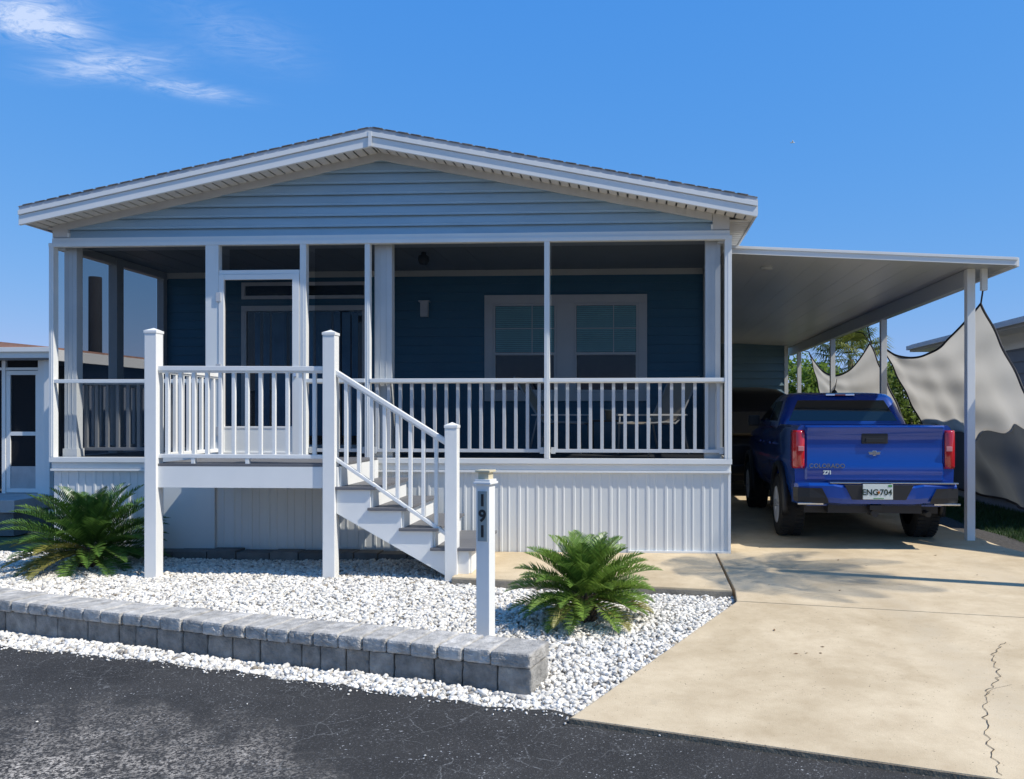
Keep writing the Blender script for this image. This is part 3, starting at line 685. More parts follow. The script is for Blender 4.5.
# ------------------------------------------------------------------ carport
cp = thing('carport', 'white flat-roofed metal carport over the driveway beside the house', 'carport', (4.25, 10.48, 0))
CY0, CY1, CX0, CX1 = 10.0, 22.6, 1.07, 4.63
def cz(x): return 3.70-.052*(x-1.2)
b = MB(); b.prism([(CX0, CY0+.02, cz(CX0)-.075), (CX1-.02, CY0+.02, cz(CX1)-.075), (CX1-.02, CY0+.02, cz(CX1)-.01), (CX0, CY0+.02, cz(CX0)-.01)], (0, CY1-CY0-.02, 0))
rp = b.build('roof_panel', M['carport'], cp)
b = MB(); x = CX0+.3
while x < CX1-.1:
    b.box((x-.006, CY0+.03, cz(x)-.0775), (x+.006, CY1-.02, cz(x)-.074)); x += .305
b.build('panel_seam', M['carport'], rp)
b = MB()
for (o0, o1, y) in ((0, -.035, CY0-.012), (-.036, -.10, CY0)):
    b.prism([(CX0, y, cz(CX0)+o0), (CX1, y, cz(CX1)+o0), (CX1, y, cz(CX1)+o1), (CX0, y, cz(CX0)+o1)], (0, .02, 0), .003)
b.prism([(CX1-.02, CY0+.02, cz(CX1)), (CX1+.03, CY0+.02, cz(CX1)), (CX1+.03, CY0+.02, cz(CX1)-.11), (CX1-.02, CY0+.02, cz(CX1)-.11)], (0, CY1-CY0, 0), .003)
b.build('fascia', M['white'], cp)
b = MB(); b.box((4.20, 10.535, 3.25), (4.31, CY1-.1, cz(4.25)-.08), .004); b.build('beam', M['carport'], cp)
for y in (10.48, 14.08, 17.68, 21.28):
    b = MB(); b.box((4.205, y-.05, -.002), (4.305, y+.05, cz(4.25)-.077 if y < 11 else 3.25), .005)
    b.build('post', M['white'], cp)
b = MB(); b.box((4.36, 10.36, 3.18), (4.43, 10.43, cz(4.4)-.075), .006); b.build('drain_spout', M['white'], cp)
b = MB(); b.lathe([(0, -.03), (.07, -.03), (.085, -.01), (.085, 0)], (1.75, 10.9, cz(1.75)-.078)); b.build('ceiling_lamp', M['column'], cp)
# storage shed at the back of the carport
sh = thing('storage_shed', 'blue-grey sided shed wall closing the back of the carport', 'shed', (2.6, 22.0, 0))
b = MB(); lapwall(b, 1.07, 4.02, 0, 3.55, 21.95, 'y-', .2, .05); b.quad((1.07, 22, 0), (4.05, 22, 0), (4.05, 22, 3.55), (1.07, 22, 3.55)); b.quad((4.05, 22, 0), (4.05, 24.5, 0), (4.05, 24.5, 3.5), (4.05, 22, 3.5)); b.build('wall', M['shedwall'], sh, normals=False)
b = MB(); b.box((3.99, 21.90, 0), (4.09, 21.99, 3.5), .004); b.build('corner_trim', M['white'], sh)

# ------------------------------------------------------------------ shade sails
def sail(name, label, corners, sag, folds, ropes, seed, split=None):
    """corners A (near top), B (far top), C (far bottom), D (near bottom)"""
    A, B, C, D = [Vector(c) for c in corners]
    root = thing(name, label, 'shade sail', (A.x, (C.y+D.y)/2, 0), 'shade sails along the carport')
    nu, nv = 60, 44; rs = random.Random(seed); ph = [rs.uniform(0, 6) for _ in range(8)]
    def S(u, v):
        p = A*(1-u)*(1-v)+B*u*(1-v)+C*u*v+D*(1-u)*v
        e = 4*u*(1-u); f = 4*v*(1-v)
        cen = (A+B+C+D)/4
        top = e*(1-v)**2; bot = e*v**2; lf = f*(1-u)**2; rt = f*u**2
        p = p+Vector((0, 0, -sag[0]*top+sag[2]*bot))+Vector((0, 1, 0))*(sag[3]*lf-sag[1]*rt)
        amp = folds*(.35+.9*v)
        p.x += amp*(math.sin(u*19+ph[0]+2*v)*.5+math.sin(u*9+v*5+ph[1])*.8+math.sin(u*33+ph[2]-3*v)*.25)*min(1, 4*u*(1-u)+.15)+.02*math.sin(v*30+u*6+ph[3])*.5
        return p
    g = [[S(i/nu, j/nv) for i in range(nu+1)] for j in range(nv+1)]
    def tone_edge(u): return 1. if split is None else split+.028*math.sin(u*11+2.1)+.022*math.sin(u*27+.5)
    for nm, mt, lo, hi in (('cloth', M['sail'], lambda u: 0., tone_edge), ('dark_lower_part', M['darksail'], lambda u: tone_edge(u)-.02, lambda u: 1.)):  # below a wavy edge the sail carries on in a darker material
        if nm == 'dark_lower_part' and split is None: continue
        b = MB(); dx = .03 if nm == 'dark_lower_part' else 0
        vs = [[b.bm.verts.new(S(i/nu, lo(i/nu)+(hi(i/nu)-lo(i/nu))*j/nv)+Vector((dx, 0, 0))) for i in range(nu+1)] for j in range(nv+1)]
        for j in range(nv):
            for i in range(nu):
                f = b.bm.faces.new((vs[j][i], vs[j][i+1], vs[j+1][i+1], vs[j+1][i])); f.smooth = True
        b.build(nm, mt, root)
    b = MB(); loop = g[0]+[r[-1] for r in g[1:]]+g[-1][::-1][1:]+[r[0] for r in g[::-1]][1:]
    b.tube(loop, .016, 6); b.build('hem', M['hem'], root)
    for pts in ropes:
        b = MB(); b.tube(pts, .011, 6); b.build('strap', M['hem'], root)
    return root
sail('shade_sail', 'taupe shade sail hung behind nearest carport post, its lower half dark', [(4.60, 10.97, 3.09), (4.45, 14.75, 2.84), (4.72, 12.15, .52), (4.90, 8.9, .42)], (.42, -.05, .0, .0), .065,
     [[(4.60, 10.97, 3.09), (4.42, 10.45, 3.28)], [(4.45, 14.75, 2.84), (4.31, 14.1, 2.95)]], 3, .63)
sail('shade_sail', 'smaller taupe shade sail hung farther back beyond the truck', [(4.55, 15.87, 3.0), (4.5, 21.2, 3.25), (4.6, 18.9, .7), (4.7, 13.1, .6)], (.62, .1, .0, .05), .03,
     [[(4.55, 15.87, 3.0), (4.42, 15.9, 3.2), (4.32, 16.3, 3.28)], [(4.5, 21.2, 3.25), (4.32, 21.3, 3.3)], [(4.52, 15.7, 2.98), (4.3, 15.2, 3.27)]], 5)

# ------------------------------------------------------------------ paver border wall
wl_ = thing('garden_wall', 'low grey paver border wall with tumbled capstones in the white gravel', 'garden wall', (-3, 5.5, -.1))
line = [(-9.0, 7.52), (-7.0, 6.75), (-5.02, 6.06), (-3.06, 5.50), (-1.535, 5.10), (-.645, 4.84)]
def along(s):
    for (a, b) in zip(line, line[1:]):
        L = math.hypot(b[0]-a[0], b[1]-a[1])
        if s <= L: return Vector((a[0]+(b[0]-a[0])*s/L, a[1]+(b[1]-a[1])*s/L, 0)), math.atan2(b[1]-a[1], b[0]-a[0])
        s -= L
    return None
LT = sum(math.hypot(b[0]-a[0], b[1]-a[1]) for a, b in zip(line, line[1:]))
def course(b, w0, w1, y0, y1, z0, z1, bev, jz, jy):
    s = 0
    while s < LT-.02:
        wd = random.uniform(w0, w1)
        if s+wd > LT-.08: wd = LT-s
        p, a = along(min(s+wd/2, LT-.001))
        q = MB(); q.box((-wd/2+.004, y0+random.uniform(-jy, jy), z0), (wd/2-.004, y1+random.uniform(-jy, jy), z1+random.uniform(-jz, jz)), 0)
        bm = q.bm; bmesh.ops.bevel(bm, geom=bm.edges[:], offset=bev*random.uniform(.8, 1.4), segments=2, affect='EDGES', profile=.55)
        bmesh.ops.subdivide_edges(bm, edges=[e for e in bm.edges if e.calc_length() > .05], cuts=5, use_grid_fill=True)
        for v in bm.verts: v.co += Vector((random.uniform(-1, 1), random.uniform(-1, 1), random.uniform(-1, 1)))*.0016
        for ch in range(3):                                 # knocked corners
            cv = random.choice(bm.verts[:]).co.copy(); cen = Vector((0, (y0+y1)/2, (z0+z1)/2))
            for v in bm.verts:
                dq = (v.co-cv).length
                if dq < .022: v.co += (cen-v.co).normalized()*.006*(1-dq/.022)
        rot = Matrix.Rotation(a+random.uniform(-.015, .015), 4, 'Z'); tilt = Matrix.Rotation(random.uniform(-.012, .012), 4, 'X')
        bmesh.ops.transform(bm, matrix=Matrix.Translation(p) @ rot @ tilt, verts=bm.verts[:])
        for f in bm.faces: f.smooth = False
        b.add(bm); s += wd
b = MB(); course(b, .178, .20, -.005, .31, .05, .142, .014, .003, .008); b.build('cap_course', M['cap'], wl_)
b = MB(); course(b, .15, .36, -.0+.02, .28, -.14, .048, .009, .001, .004); b.build('block_course', M['block'], wl_)

# ------------------------------------------------------------------ address post
ad = thing('address_post', 'slim white address post with vertical house number 191 and cream cap', 'address post', (-1.11, 5.83, -.09))
px0, py0, hw = -1.11, 5.83, .052
rotp = Matrix.Rotation(R(-14), 3, 'Z')
def rb(b, a, c, bev=.004): b.box(a, c, bev, rotp, (px0, py0, 0)); return b
rb(MB(), (px0-hw, py0-hw, -.14), (px0+hw, py0+hw, 1.10)).build('post', M['white'], ad)
b = MB(); rb(b, (px0-hw-.017, py0-hw-.017, 1.095), (px0+hw+.017, py0+hw+.017, 1.112)); rb(b, (px0-hw-.008, py0-hw-.008, 1.112), (px0+hw+.008, py0+hw+.008, 1.13)); b.build('collar', M['white'], ad)
b = MB(); rb(b, (px0-hw*.8, py0-hw*.8, 1.13), (px0+hw*.8, py0+hw*.8, 1.18)); rb(b, (px0-hw-.006, py0-hw-.006, 1.181), (px0+hw+.006, py0+hw+.006, 1.197)); b.build('cap', M['cream'], ad)
plq = rb(MB(), (px0-.037, py0-hw-.006, .68), (px0+.037, py0-hw-.0005, 1.045), .001).build('number_plaque', M['plaque'], ad)
xd = rotp @ Vector((1, 0, 0)); nd = rotp @ Vector((0, -1, 0))
for ch, z in (('1', .975), ('9', .862), ('1', .749)):
    textmesh('digit', ch, .118, Vector((px0, py0, z))+nd*(hw+.0075), xd, (0, 0, 1), M['black'], plq, .0015, .004)

# ------------------------------------------------------------------ white stones
def ico(sub):
    t = bmesh.new(); bmesh.ops.create_icosphere(t, subdivisions=sub, radius=1)
    v = np.array([x.co[:] for x in t.verts]); f = np.array([[q.index for q in p.verts] for p in t.faces]); t.free(); return v, f
def inpoly(P, poly):
    x, y = P[:, 0], P[:, 1]; ins = np.zeros(len(P), bool); j = len(poly)-1
    for i in range(len(poly)):
        xi, yi = poly[i]; xj, yj = poly[j]
        c = ((yi > y) != (yj > y)) & (x < (xj-xi)*(y-yi)/(yj-yi+1e-12)+xi); ins ^= c; j = i
    return ins
bed = [(-9, 9.6), (-9, 6.85), (-6.6, 6.13), (-4.61, 5.56), (-3.32, 5.30), (-2.13, 4.96), (-1.10, 4.66), (-.34, 4.42), (.84, 6.92), (.87, 7.34), (-.35, 7.56), (-1.86, 7.82), (-1.86, 9.25), (-7.0, 9.25), (-7.0, 9.6)]
def stones(P, zc, rmin, rmax, sub):
    bv, bf = ico(sub); n = len(P); Vs = np.empty((n, len(bv), 3), np.float32)
    for k in range(24):                                     # 24 differently broken shapes
        idx = np.arange(k, n, 24)
        d = 1+.0*bv[:, :1]
        for q in range(5):
            ax = rng.normal(size=3); ax /= np.linalg.norm(ax); h = bv @ ax; d = d*np.where(h > .55, .55/np.maximum(h, .55), 1)[:, None]**rng.uniform(.6, 1)
        base = bv*d*(1+rng.normal(0, .05, (len(bv), 1)))
        m_ = len(idx); a = rng.uniform(0, 6.283, m_); b_ = rng.uniform(-.5, .5, m_); s = rng.uniform(rmin, rmax, m_)*np.where(rng.random(m_) < .12, 1.35, 1)
        sc = np.stack([s*rng.uniform(1., 1.45, m_), s*rng.uniform(.75, 1.1, m_), s*rng.uniform(.6, .95, m_)], 1)
        q = base[None]*sc[:, None, :]
        cb, sb = np.cos(b_)[:, None], np.sin(b_)[:, None]
        q = np.stack([q[..., 0]*cb+q[..., 2]*sb, q[..., 1], -q[..., 0]*sb+q[..., 2]*cb], -1)
        ca, sa = np.cos(a)[:, None], np.sin(a)[:, None]
        q = np.stack([q[..., 0]*ca-q[..., 1]*sa, q[..., 0]*sa+q[..., 1]*ca, q[..., 2]], -1)
        q[..., :2] += P[idx][:, None, :]; q[..., 2] += zc[idx][:, None]
        Vs[idx] = q
    Fs = bf[None]+(np.arange(n)*len(bv))[:, None, None]
    return Vs.reshape(-1, 3), Fs.reshape(-1, 3)
def scatter(n, x0, x1, y0, y1): return np.stack([rng.uniform(x0, x1, n), rng.uniform(y0, y1, n)], 1)
P = scatter(112000, -8, .9, 4.4, 9.3); P = P[inpoly(P, bed)]
xw = np.array([p[0] for p in line]); yw = np.array([p[1] for p in line])
dw = P[:, 1]-np.interp(P[:, 0], xw, yw)
P = P[~((dw > -.04) & (dw < .30) & (P[:, 0] < -.64))]
dw = P[:, 1]-np.interp(P[:, 0], xw, yw)
mound = np.where(dw > .2, -.073+.012*np.sin(P[:, 0]*1.7)+.01*np.sin(P[:, 1]*2.3+P[:, 0]), -.095+.008*np.sin(P[:, 0]*3))
mound = mound+np.where(dw > .2, .085*np.exp(-np.maximum(dw-.3, 0)/.35)*np.clip((-1.0-P[:, 0])/2.5, 0, 1), 0)
zc = mound+rng.uniform(-.015, .012, len(P))
near = P[:, 1]-.0*P[:, 0] < 6.4
v1, f1 = stones(P[near], zc[near], 0.012, .0225, 2); v2, f2 = stones(P[~near], zc[~near], .012, .0225, 2)
struct(arrays('white_gravel', np.vstack([v1, v2]), np.vstack([f1, f2+len(v1)]), M['stone'], None, True), 'stuff')
# strays on the asphalt
P = []
for i in range(420):
    x = rng.uniform(-7, .2); y = np.interp(x, [p[0] for p in edge], [p[1] for p in edge]); P.append((x, y-abs(rng.normal(0, .05)) if i < 402 else y-rng.uniform(.05, 1.3)))
P = np.array(P); v1, f1 = stones(P, np.full(len(P), RZ+.006), 0.003, .009, 2)
struct(arrays('loose_stones', v1, f1, M['stone'], None, True), 'stuff')

V, Fc = [], []
for i in range(80):
    x, y = (rng.uniform(.9, 4.3), rng.uniform(4.6, 11)) if i < 30 else (rng.uniform(-6.5, .6), rng.uniform(6.2, 8.6))
    z = .004 if (i < 30 and y > 6.5) else -.03; a = rng.uniform(0, 6.28); l_ = rng.uniform(.008, .022)
    if i < 30 and y <= 6.5: z = .004-.045*(6.6-y)/2.3
    if i < 30 and (x < .9 or x > 4.3 or y < 4.6): continue
    d_ = np.array([math.cos(a), math.sin(a), .15])*l_; e_ = np.array([-math.sin(a), math.cos(a), .3])*l_*.4; c_ = np.array([x, y, z]); k = len(V)
    V.extend([c_-d_, c_+e_, c_+d_, c_-e_]); Fc.append((k, k+1, k+2, k+3))
struct(arrays('leaf_litter', V, Fc, M['leaflitter']), 'stuff')

# ------------------------------------------------------------------ sago palms
def frond(V, Fc, base, az, el0, L, droop, nl, lw, ll, vee=.55):
    """one pinnate frond: a drooping midrib with two rows of narrow leaflets"""
    p = np.array(base, float); ca, sa = math.cos(az), math.sin(az); el = el0; N = nl; ds = L/N
    side = np.array([-sa, ca, 0]); prev = None
    for i in range(N+1):
        t = i/N; d = np.array([ca*math.cos(el), sa*math.cos(el), math.sin(el)]); up = np.cross(side, d); up = -up if up[2] < 0 else up
        if prev is not None:
            k = len(V); r = .006*(1-.7*t)
            V.extend([prev-side*r, prev+side*r, p+side*r, p-side*r]); Fc.append((k, k+1, k+2, k+3))
        if t > .13:
            q = (t-.13)/.87; l = ll*(math.sin(min(1, q*1.25+.18)*math.pi*.5)*(1-q**3.2)+.06)
            for s in (-1, 1):
                dd = side*s*.86+d*(.42+.55*q)+up*(vee*rng.uniform(.7, 1.2)); dd /= np.linalg.norm(dd)
                tip = p+dd*l*rng.uniform(.9, 1.05)+np.array([0, 0, -.10*l])
                mid = p+dd*l*.55; k = len(V); wv = d*lw*.5
                V.extend([p-wv*.7, p+wv*.7, mid+wv, mid-wv]); Fc.append((k, k+1, k+2, k+3))
                V.extend([mid-wv, mid+wv, tip+wv*.15, tip-wv*.15]); Fc.append((k+4, k+5, k+6, k+7))
        prev = p.copy(); p = p+d*ds; el -= droop*ds/L*(.5+1.1*t)
def sago(loc, Rr, label, n, old_az, seed, hc, leaf='frond'):
    global rng
    rng = np.random.default_rng(seed)
    root = thing('sago_palm', label, 'plant', loc, 'sago palms in the gravel bed')
    b = MB(); b.lathe([(.0, 0), (.10*Rr, .0), (.13*Rr, hc*.35), (.12*Rr, hc*.8), (.06*Rr, hc), (0, hc+.02)], (loc[0], loc[1], loc[2]), n=14)
    for k in range(60):
        a = k*2.4; z = hc*k/60; r = .125*Rr
        c = Vector((loc[0]+r*math.cos(a), loc[1]+r*math.sin(a), loc[2]+z)); b.tube([c, c+Vector((math.cos(a)*.03, math.sin(a)*.03, .035))], [.02, .008], 5)
    b.build('trunk', M['trunk'], root)
    V, Fc, V2, F2 = [], [], [], []
    for i in range(n):
        t = (i+.5)/n; az = i*2.39996+rng.uniform(-.15, .15); el = R(84)-t**.95*R(95)+rng.uniform(-.1, .1)
        L = Rr*(.86+.22*math.sin(t*math.pi))*rng.uniform(.88, 1.08); br = (loc[0]+.05*Rr*math.cos(az), loc[1]+.05*Rr*math.sin(az), loc[2]+hc*(1.02-.25*t))
        old = t > (.62 if leaf == 'frond' else .8) and (math.cos(az-old_az) > .45) and rng.random() < .8
        frond(V2 if old else V, F2 if old else Fc, br, az, el, L, R(34)*rng.uniform(.8, 1.25), int(46-10*Rr), (.0165 if leaf != 'frond' else .019)*(.55+.5*Rr), .165*(.70+.42*Rr), .62)
    arrays('fronds', V, Fc, M[leaf], root)
    if V2: o = arrays('old_fronds', V2, F2, M['frond_old'], root); o['label'] = 'yellowing lower fronds'
    return root
sago((-.42, 6.47, -.07), .57, 'compact sago palm in the gravel between address post and driveway', 78, R(-60), 11, .22, 'frond_light')
sago((-5.98, 8.45, -.06), .80, 'large spreading sago palm left of the landing with yellowing lower fronds', 84, R(-150), 12, .22)
rng = np.random.default_rng(21)

# ------------------------------------------------------------------ vehicles
def boolean(o, cutters):
    for c in cutters:
        md = o.modifiers.new('b', 'BOOLEAN'); md.operation = 'DIFFERENCE'; md.solver = 'EXACT'; md.object = c
    bpy.context.view_layer.update()
    me = bpy.data.meshes.new_from_object(o.evaluated_get(bpy.context.evaluated_depsgraph_get()))
    o.modifiers.clear(); old = o.data; o.data = me; me.name = old.name
    for c in cutters: bpy.data.objects.remove(c)
    return o
def cutter(b): return b.build('cutter', M['black'])
def rrect(w_, y0, y1, z, r, n=5):
    """rounded rectangle ring in plan at height z"""
    pts = []
    for cx, cy, a0 in ((w_-r, y1-r, 0), (-w_+r, y1-r, 90), (-w_+r, y0+r, 180), (w_-r, y0+r, 270)):
        for k in range(n+1):
            a = R(a0+90*k/n); pts.append((cx+r*math.cos(a), cy+r*math.sin(a), z))
    return pts
def section(y, ws, top, zb):
    """half profile list (width, height) mirrored into a closed ring at station y"""
    pr = [(w_, z) for w_, z in ws if z < top-.02]
    pr += [(pr[-1][0]-.012, top-.025), (pr[-1][0]-.045, top)]
    return [(a, y, z) for a, z in pr]+[(-a, y, z) for a, z in pr[::-1]]
def wheel(root, x, y, r, wd, side, tyre_tag=None):
    prof = [(r*.62, -wd/2), (r*.90, -wd/2), (r*.97, -wd/2+.03), (r, -wd/2+.06), (r, wd/2-.06), (r*.97, wd/2-.03), (r*.90, wd/2), (r*.62, wd/2)]
    wh = MB().lathe(prof, (x, y, r), 'x', 40)
    for k in range(44):                                     # tread blocks
        a = k*2*math.pi/44
        for h in (-wd*.28, wd*.28):
            q = MB(); q.box((x+h-.05, -.016, r-.004), (x+h+.05, .016, r+.009)); bmesh.ops.rotate(q.bm, cent=(0, 0, 0), matrix=Matrix.Rotation(a+(.03 if h > 0 else 0), 3, 'X'), verts=q.bm.verts[:])
            bmesh.ops.translate(q.bm, verts=q.bm.verts[:], vec=(0, y, r)); wh.add(q.bm)
    w_ = wh.build('wheel', M['tyre'], root)
    b = MB(); s = side; fx = x+s*wd/2
    b.lathe([(r*.63, -s*.02), (r*.60, s*.0), (r*.56, -s*.03), (r*.54, -s*.10)], (fx, y, r), 'x', 36)
    b.lathe([(0, -s*.02), (r*.13, -s*.02), (r*.15, -s*.05)], (fx, y, r), 'x', 20)
    for k in range(5):
        a = k*2*math.pi/5+.3
        for da in (-.13, .13):
            c0 = Vector((fx-s*.035, y+math.sin(a)*r*.1, r+math.cos(a)*r*.1)); c1 = Vector((fx-s*.02, y+math.sin(a+da)*r*.58, r+math.cos(a+da)*r*.58)); b.tube([c0, c1], [.026, .022], 6)
    b.build('rim', M['alloy'], w_)
    b = MB(); b.lathe([(0, 0), (r*.55, 0), (r*.55, s*.004)], (fx-s*.11, y, r), 'x', 24); b.build('brake_disc', M['darkmetal'], w_)
def lerp(a, b, t): return a+(b-a)*t
def greenhouse_side(b, r0, r1, t0, t1, ya, yb, yc, yd, s, off=.004):
    """side window on the ruled surface between two rings (w, z): corners ya,yb at bottom, yd,yc at top"""
    n = 6
    for k in range(n):
        u0, u1 = k/n, (k+1)/n
        def P(t, y): return (s*(lerp(r0[0], r1[0], t)+off), y, lerp(r0[1], r1[1], t)+off*.3)
        b.quad(P(t0, lerp(ya, yb, u0)), P(t0, lerp(ya, yb, u1)), P(t1, lerp(yd, yc, u1)), P(t1, lerp(yd, yc, u0)))

tr = thing('pickup_truck', 'bright blue crew cab pickup truck parked under the carport', 'pickup truck')
ws = [(.80, .50), (.90, .56), (.945, .72), (.955, .95), (.955, 1.06), (.935, 1.10), (.932, 1.30), (.92, 1.42), (.91, 1.60)]
st_ = []
for y, top, k in ((.16, 1.475, .985), (.5, 1.475, 1), (1.0, 1.475, 1), (1.66, 1.475, 1), (1.70, 1.43, 1), (2.6, 1.42, 1), (3.85, 1.41, 1), (4.05, 1.39, 1), (4.8, 1.33, .985), (5.15, 1.24, .95), (5.30, 1.02, .88)):
    st_.append([(x*k, yy, z) for x, yy, z in section(y, ws, 1.475, 0)]); 
    sc = (top-.50)/(1.475-.50); st_[-1] = [(x, yy, .50+(z-.50)*sc if z > .95 or top < 1.4 else z) for x, yy, z in st_[-1]]
body = MB().loft(st_).build('body', M['paint'], tr)
cuts = [MB().box((-.80, .20, .88), (.80, 1.62, 2.0))]
for ya in (1.16, 4.42):
    cuts.append(MB().lathe([(0, -1.2), (.475, -1.2), (.475, 1.2), (0, 1.2)], (0, ya, .45), 'x', 40))
body = boolean(body, [cutter(c) for c in cuts])
for f in body.data.polygons: f.use_smooth = True
md = body.modifiers.new('es', 'EDGE_SPLIT'); md.split_angle = R(32)
b = MB(); b.box((-.79, .21, .86), (.79, 1.61, .885)); b.build('bed_liner', M['black'], tr)
b = MB(); b.box((-.80, .3, .40), (.80, 5.1, .62)); b.box((-.55, .12, .42), (.55, .35, .62)); b.build('chassis', M['black'], tr)
# cab
rings = [(.895, 1.70, 4.15, 1.40, .10), (.875, 1.735, 3.98, 1.50, .10), (.745, 1.90, 2.98, 1.845, .13), (.70, 1.99, 2.88, 1.90, .16), (.58, 2.15, 2.75, 1.925, .2)]
cab = MB().loft([rrect(*(r[0], r[1], r[2], r[3], r[4])) for r in rings]).build('cab', M['paint'], tr)
b = MB(); n = 8
for k in range(n):                                          # rear glass on the ruled back face
    for j in range(3):
        def P(u, v): 
            t = .06+.84*v; wv = lerp(.745, .60, v); return (lerp(-wv, wv, u), lerp(1.735, 1.90, t)-.004, lerp(1.50, 1.845, t)-.001)
        b.quad(P(k/n, j/3), P((k+1)/n, j/3), P((k+1)/n, (j+1)/3), P(k/n, (j+1)/3))
b.build('rear_window', M['carglass'], cab)
for s in (-1, 1):
    b = MB(); greenhouse_side(b, (.875, 1.50), (.745, 1.845), .05, .88, 1.98, 2.72, 2.66, 2.14, s); greenhouse_side(b, (.875, 1.50), (.745, 1.845), .05, .88, 2.80, 3.72, 2.98, 2.74, s); b.build('side_window', M['carglass'], cab)
b = MB(); b.quad((-.74, 3.86, 1.545), (.74, 3.86, 1.545), (.62, 3.04, 1.842), (-.62, 3.04, 1.842)); b.build('windscreen', M['carglass'], cab)
b = MB(); b.box((-.20, 1.90, 1.868), (.20, 1.99, 1.905), .01); b.build('brake_light_housing', M['chrome'], cab)
b = MB(); b.box((-.075, 1.892, 1.874), (.075, 1.92, 1.899), .004); b.build('brake_light', M['red'], cab)
b = MB(); b.lathe([(.05, 0), (.035, .03), (.015, .05), (0, .055)], (.02, 2.35, 1.922), n=12); b.tube([(.02, 2.35, 1.96), (.04, 2.28, 2.13)], [.008, .004], 6); b.build('antenna', M['black'], cab)
# tailgate
b = MB()
b.loft([[(x*.82, .155+d, z) for x, d in ((-1, 0), (-.97, -.028), (-.5, -.034), (0, -.036), (.5, -.034), (.97, -.028), (1, 0), (1, .04), (-1, .04))] for z in (.82, .87)]
       +[[(x*.82, .155+d+e, z) for x, d in ((-1, 0), (-.97, -.028), (-.5, -.034), (0, -.036), (.5, -.034), (.97, -.028), (1, 0), (1, .04), (-1, .04))] for z, e in ((.90, -.012), (1.00, -.004), (1.04, .012), (1.30, .006), (1.36, -.002), (1.40, -.022), (1.455, -.026), (1.475, .0))])
tg = b.build('tailgate', M['paint'], tr)
md = tg.modifiers.new('es', 'EDGE_SPLIT'); md.split_angle = R(40)
b = MB(); b.box((-.155, .108, 1.255), (.155, .14, 1.39), .014); b.build('handle_bezel', M['black'], tg)
b = MB(); b.box((-.11, .100, 1.268), (.11, .112, 1.325), .008); b.build('handle', M['black'], tg)
b = MB(); b.prism([(x*.72, .121, 1.143+(z-1.143)*.72) for x, z in ((-.10, 1.165), (-.035, 1.165), (-.03, 1.185), (.03, 1.185), (.035, 1.165), (.10, 1.165), (.088, 1.122), (.03, 1.122), (.025, 1.10), (-.025, 1.10), (-.03, 1.122), (-.088, 1.122))], (0, .014, 0), .003)
for v in tg.data.vertices: pass
b.build('emblem', M['chrome'], tg)
textmesh('lettering', 'COLORADO', .075, (-.565, .104, .985), (1, 0, 0), (0, 0, 1), M['chrome'], tg, .006, .001)
textmesh('badge', 'Z71', .06, (-.56, .103, .905), (1, 0, 0), (0, 0, 1), M['plate'], tg, .006, .003)
# lamps
for s in (-1, 1):
    b = MB(); rr = []
    for z, o in ((.955, .0), (.99, .012), (1.20, .016), (1.38, .012), (1.415, 0)):
        rr.append([(s*.828, .16, z), (s*.828, .135-o, z), (s*.90, .13-o, z), (s*.945, .155-o, z), (s*(.958+o*.4), .21, z), (s*(.955+o*.4), .32, z), (s*.92, .32, z)])
    lm = b.loft(rr).build('tail_light', M['red'], tr)
    b = MB(); b.box((s*.87-.035, .104, 1.165), (s*.87+.035, .125, 1.225), .008); b.build('reverse_lens', M['redlight'], lm)
# bumper
b = MB()
def bsec(x, y0, z0, z1): return [(x, y0, z0+.04), (x, y0-.02, z0+.10), (x, y0-.02, z1-.03), (x, y0+.01, z1), (x, y0+.16, z1), (x, y0+.16, z0)]
b.loft([bsec(x, y, z0, z1) for x, y, z0, z1 in ((-.955, .12, .53, .78), (-.92, .03, .53, .78), (-.80, -.02, .52, .79), (-.52, -.045, .52, .79), (-.42, -.05, .51, .77), (.42, -.05, .51, .77), (.52, -.045, .52, .79), (.80, -.02, .52, .79), (.92, .03, .53, .78), (.955, .12, .53, .78))], smooth=False)
bp = b.build('bumper', M['paint'], tr)
b = MB(); b.prism([(-.40, -.078, .775), (.40, -.078, .775), (.31, -.078, .60), (-.31, -.078, .60)], (0, .04, 0), .006); b.build('plate_recess', M['black'], bp)
b = MB(); b.box((-.56, -.05, .788), (.92, .10, .803), .004); b.build('step_pad', M['chrome'], bp)
for s in (-1, 1):
    b = MB(); b.loft([[(s*.58, -.074, .555), (s*.80, -.052, .555), (s*.925, .0, .565), (s*.962, .10, .57)], [(s*.60, -.080, .62), (s*.80, -.058, .62), (s*.93, -.004, .62), (s*.968, .10, .62)], [(s*.66, -.078, .735), (s*.80, -.056, .735), (s*.93, -.002, .735), (s*.966, .10, .735)]], smooth=False, caps=False, closed=False); b.build('corner_step', M['black'], bp)
    b = MB(); b.box((s*.79-.15, -.055, .535), (s*.79+.15, .02, .557), .004); b.build('bumper_trim', M['chrome'], bp)
pl = MB(); pl.box((-.19, -.092, .605), (.155, -.0785, .785), .004); pl = pl.build('license_plate', M['plate'], tr)
textmesh('plate_text', 'ENG', .095, (-.105, -.094, .688), (1, 0, 0), (0, 0, 1), M['ink'], pl, .001, .002); textmesh('plate_text', '704', .095, (.075, -.094, .688), (1, 0, 0), (0, 0, 1), M['ink'], pl, .001, .002)
b = MB(); b.lathe([(0, 0), (.016, 0), (.016, .004)], (-.01, -.094, .688), n=12); bm_ = b.bm; bmesh.ops.rotate(bm_, cent=(-.01, -.094, .688), matrix=Matrix.Rotation(R(90), 3, 'X'), verts=bm_.verts[:]); b.build('plate_orange_mark', M['orange'], pl)
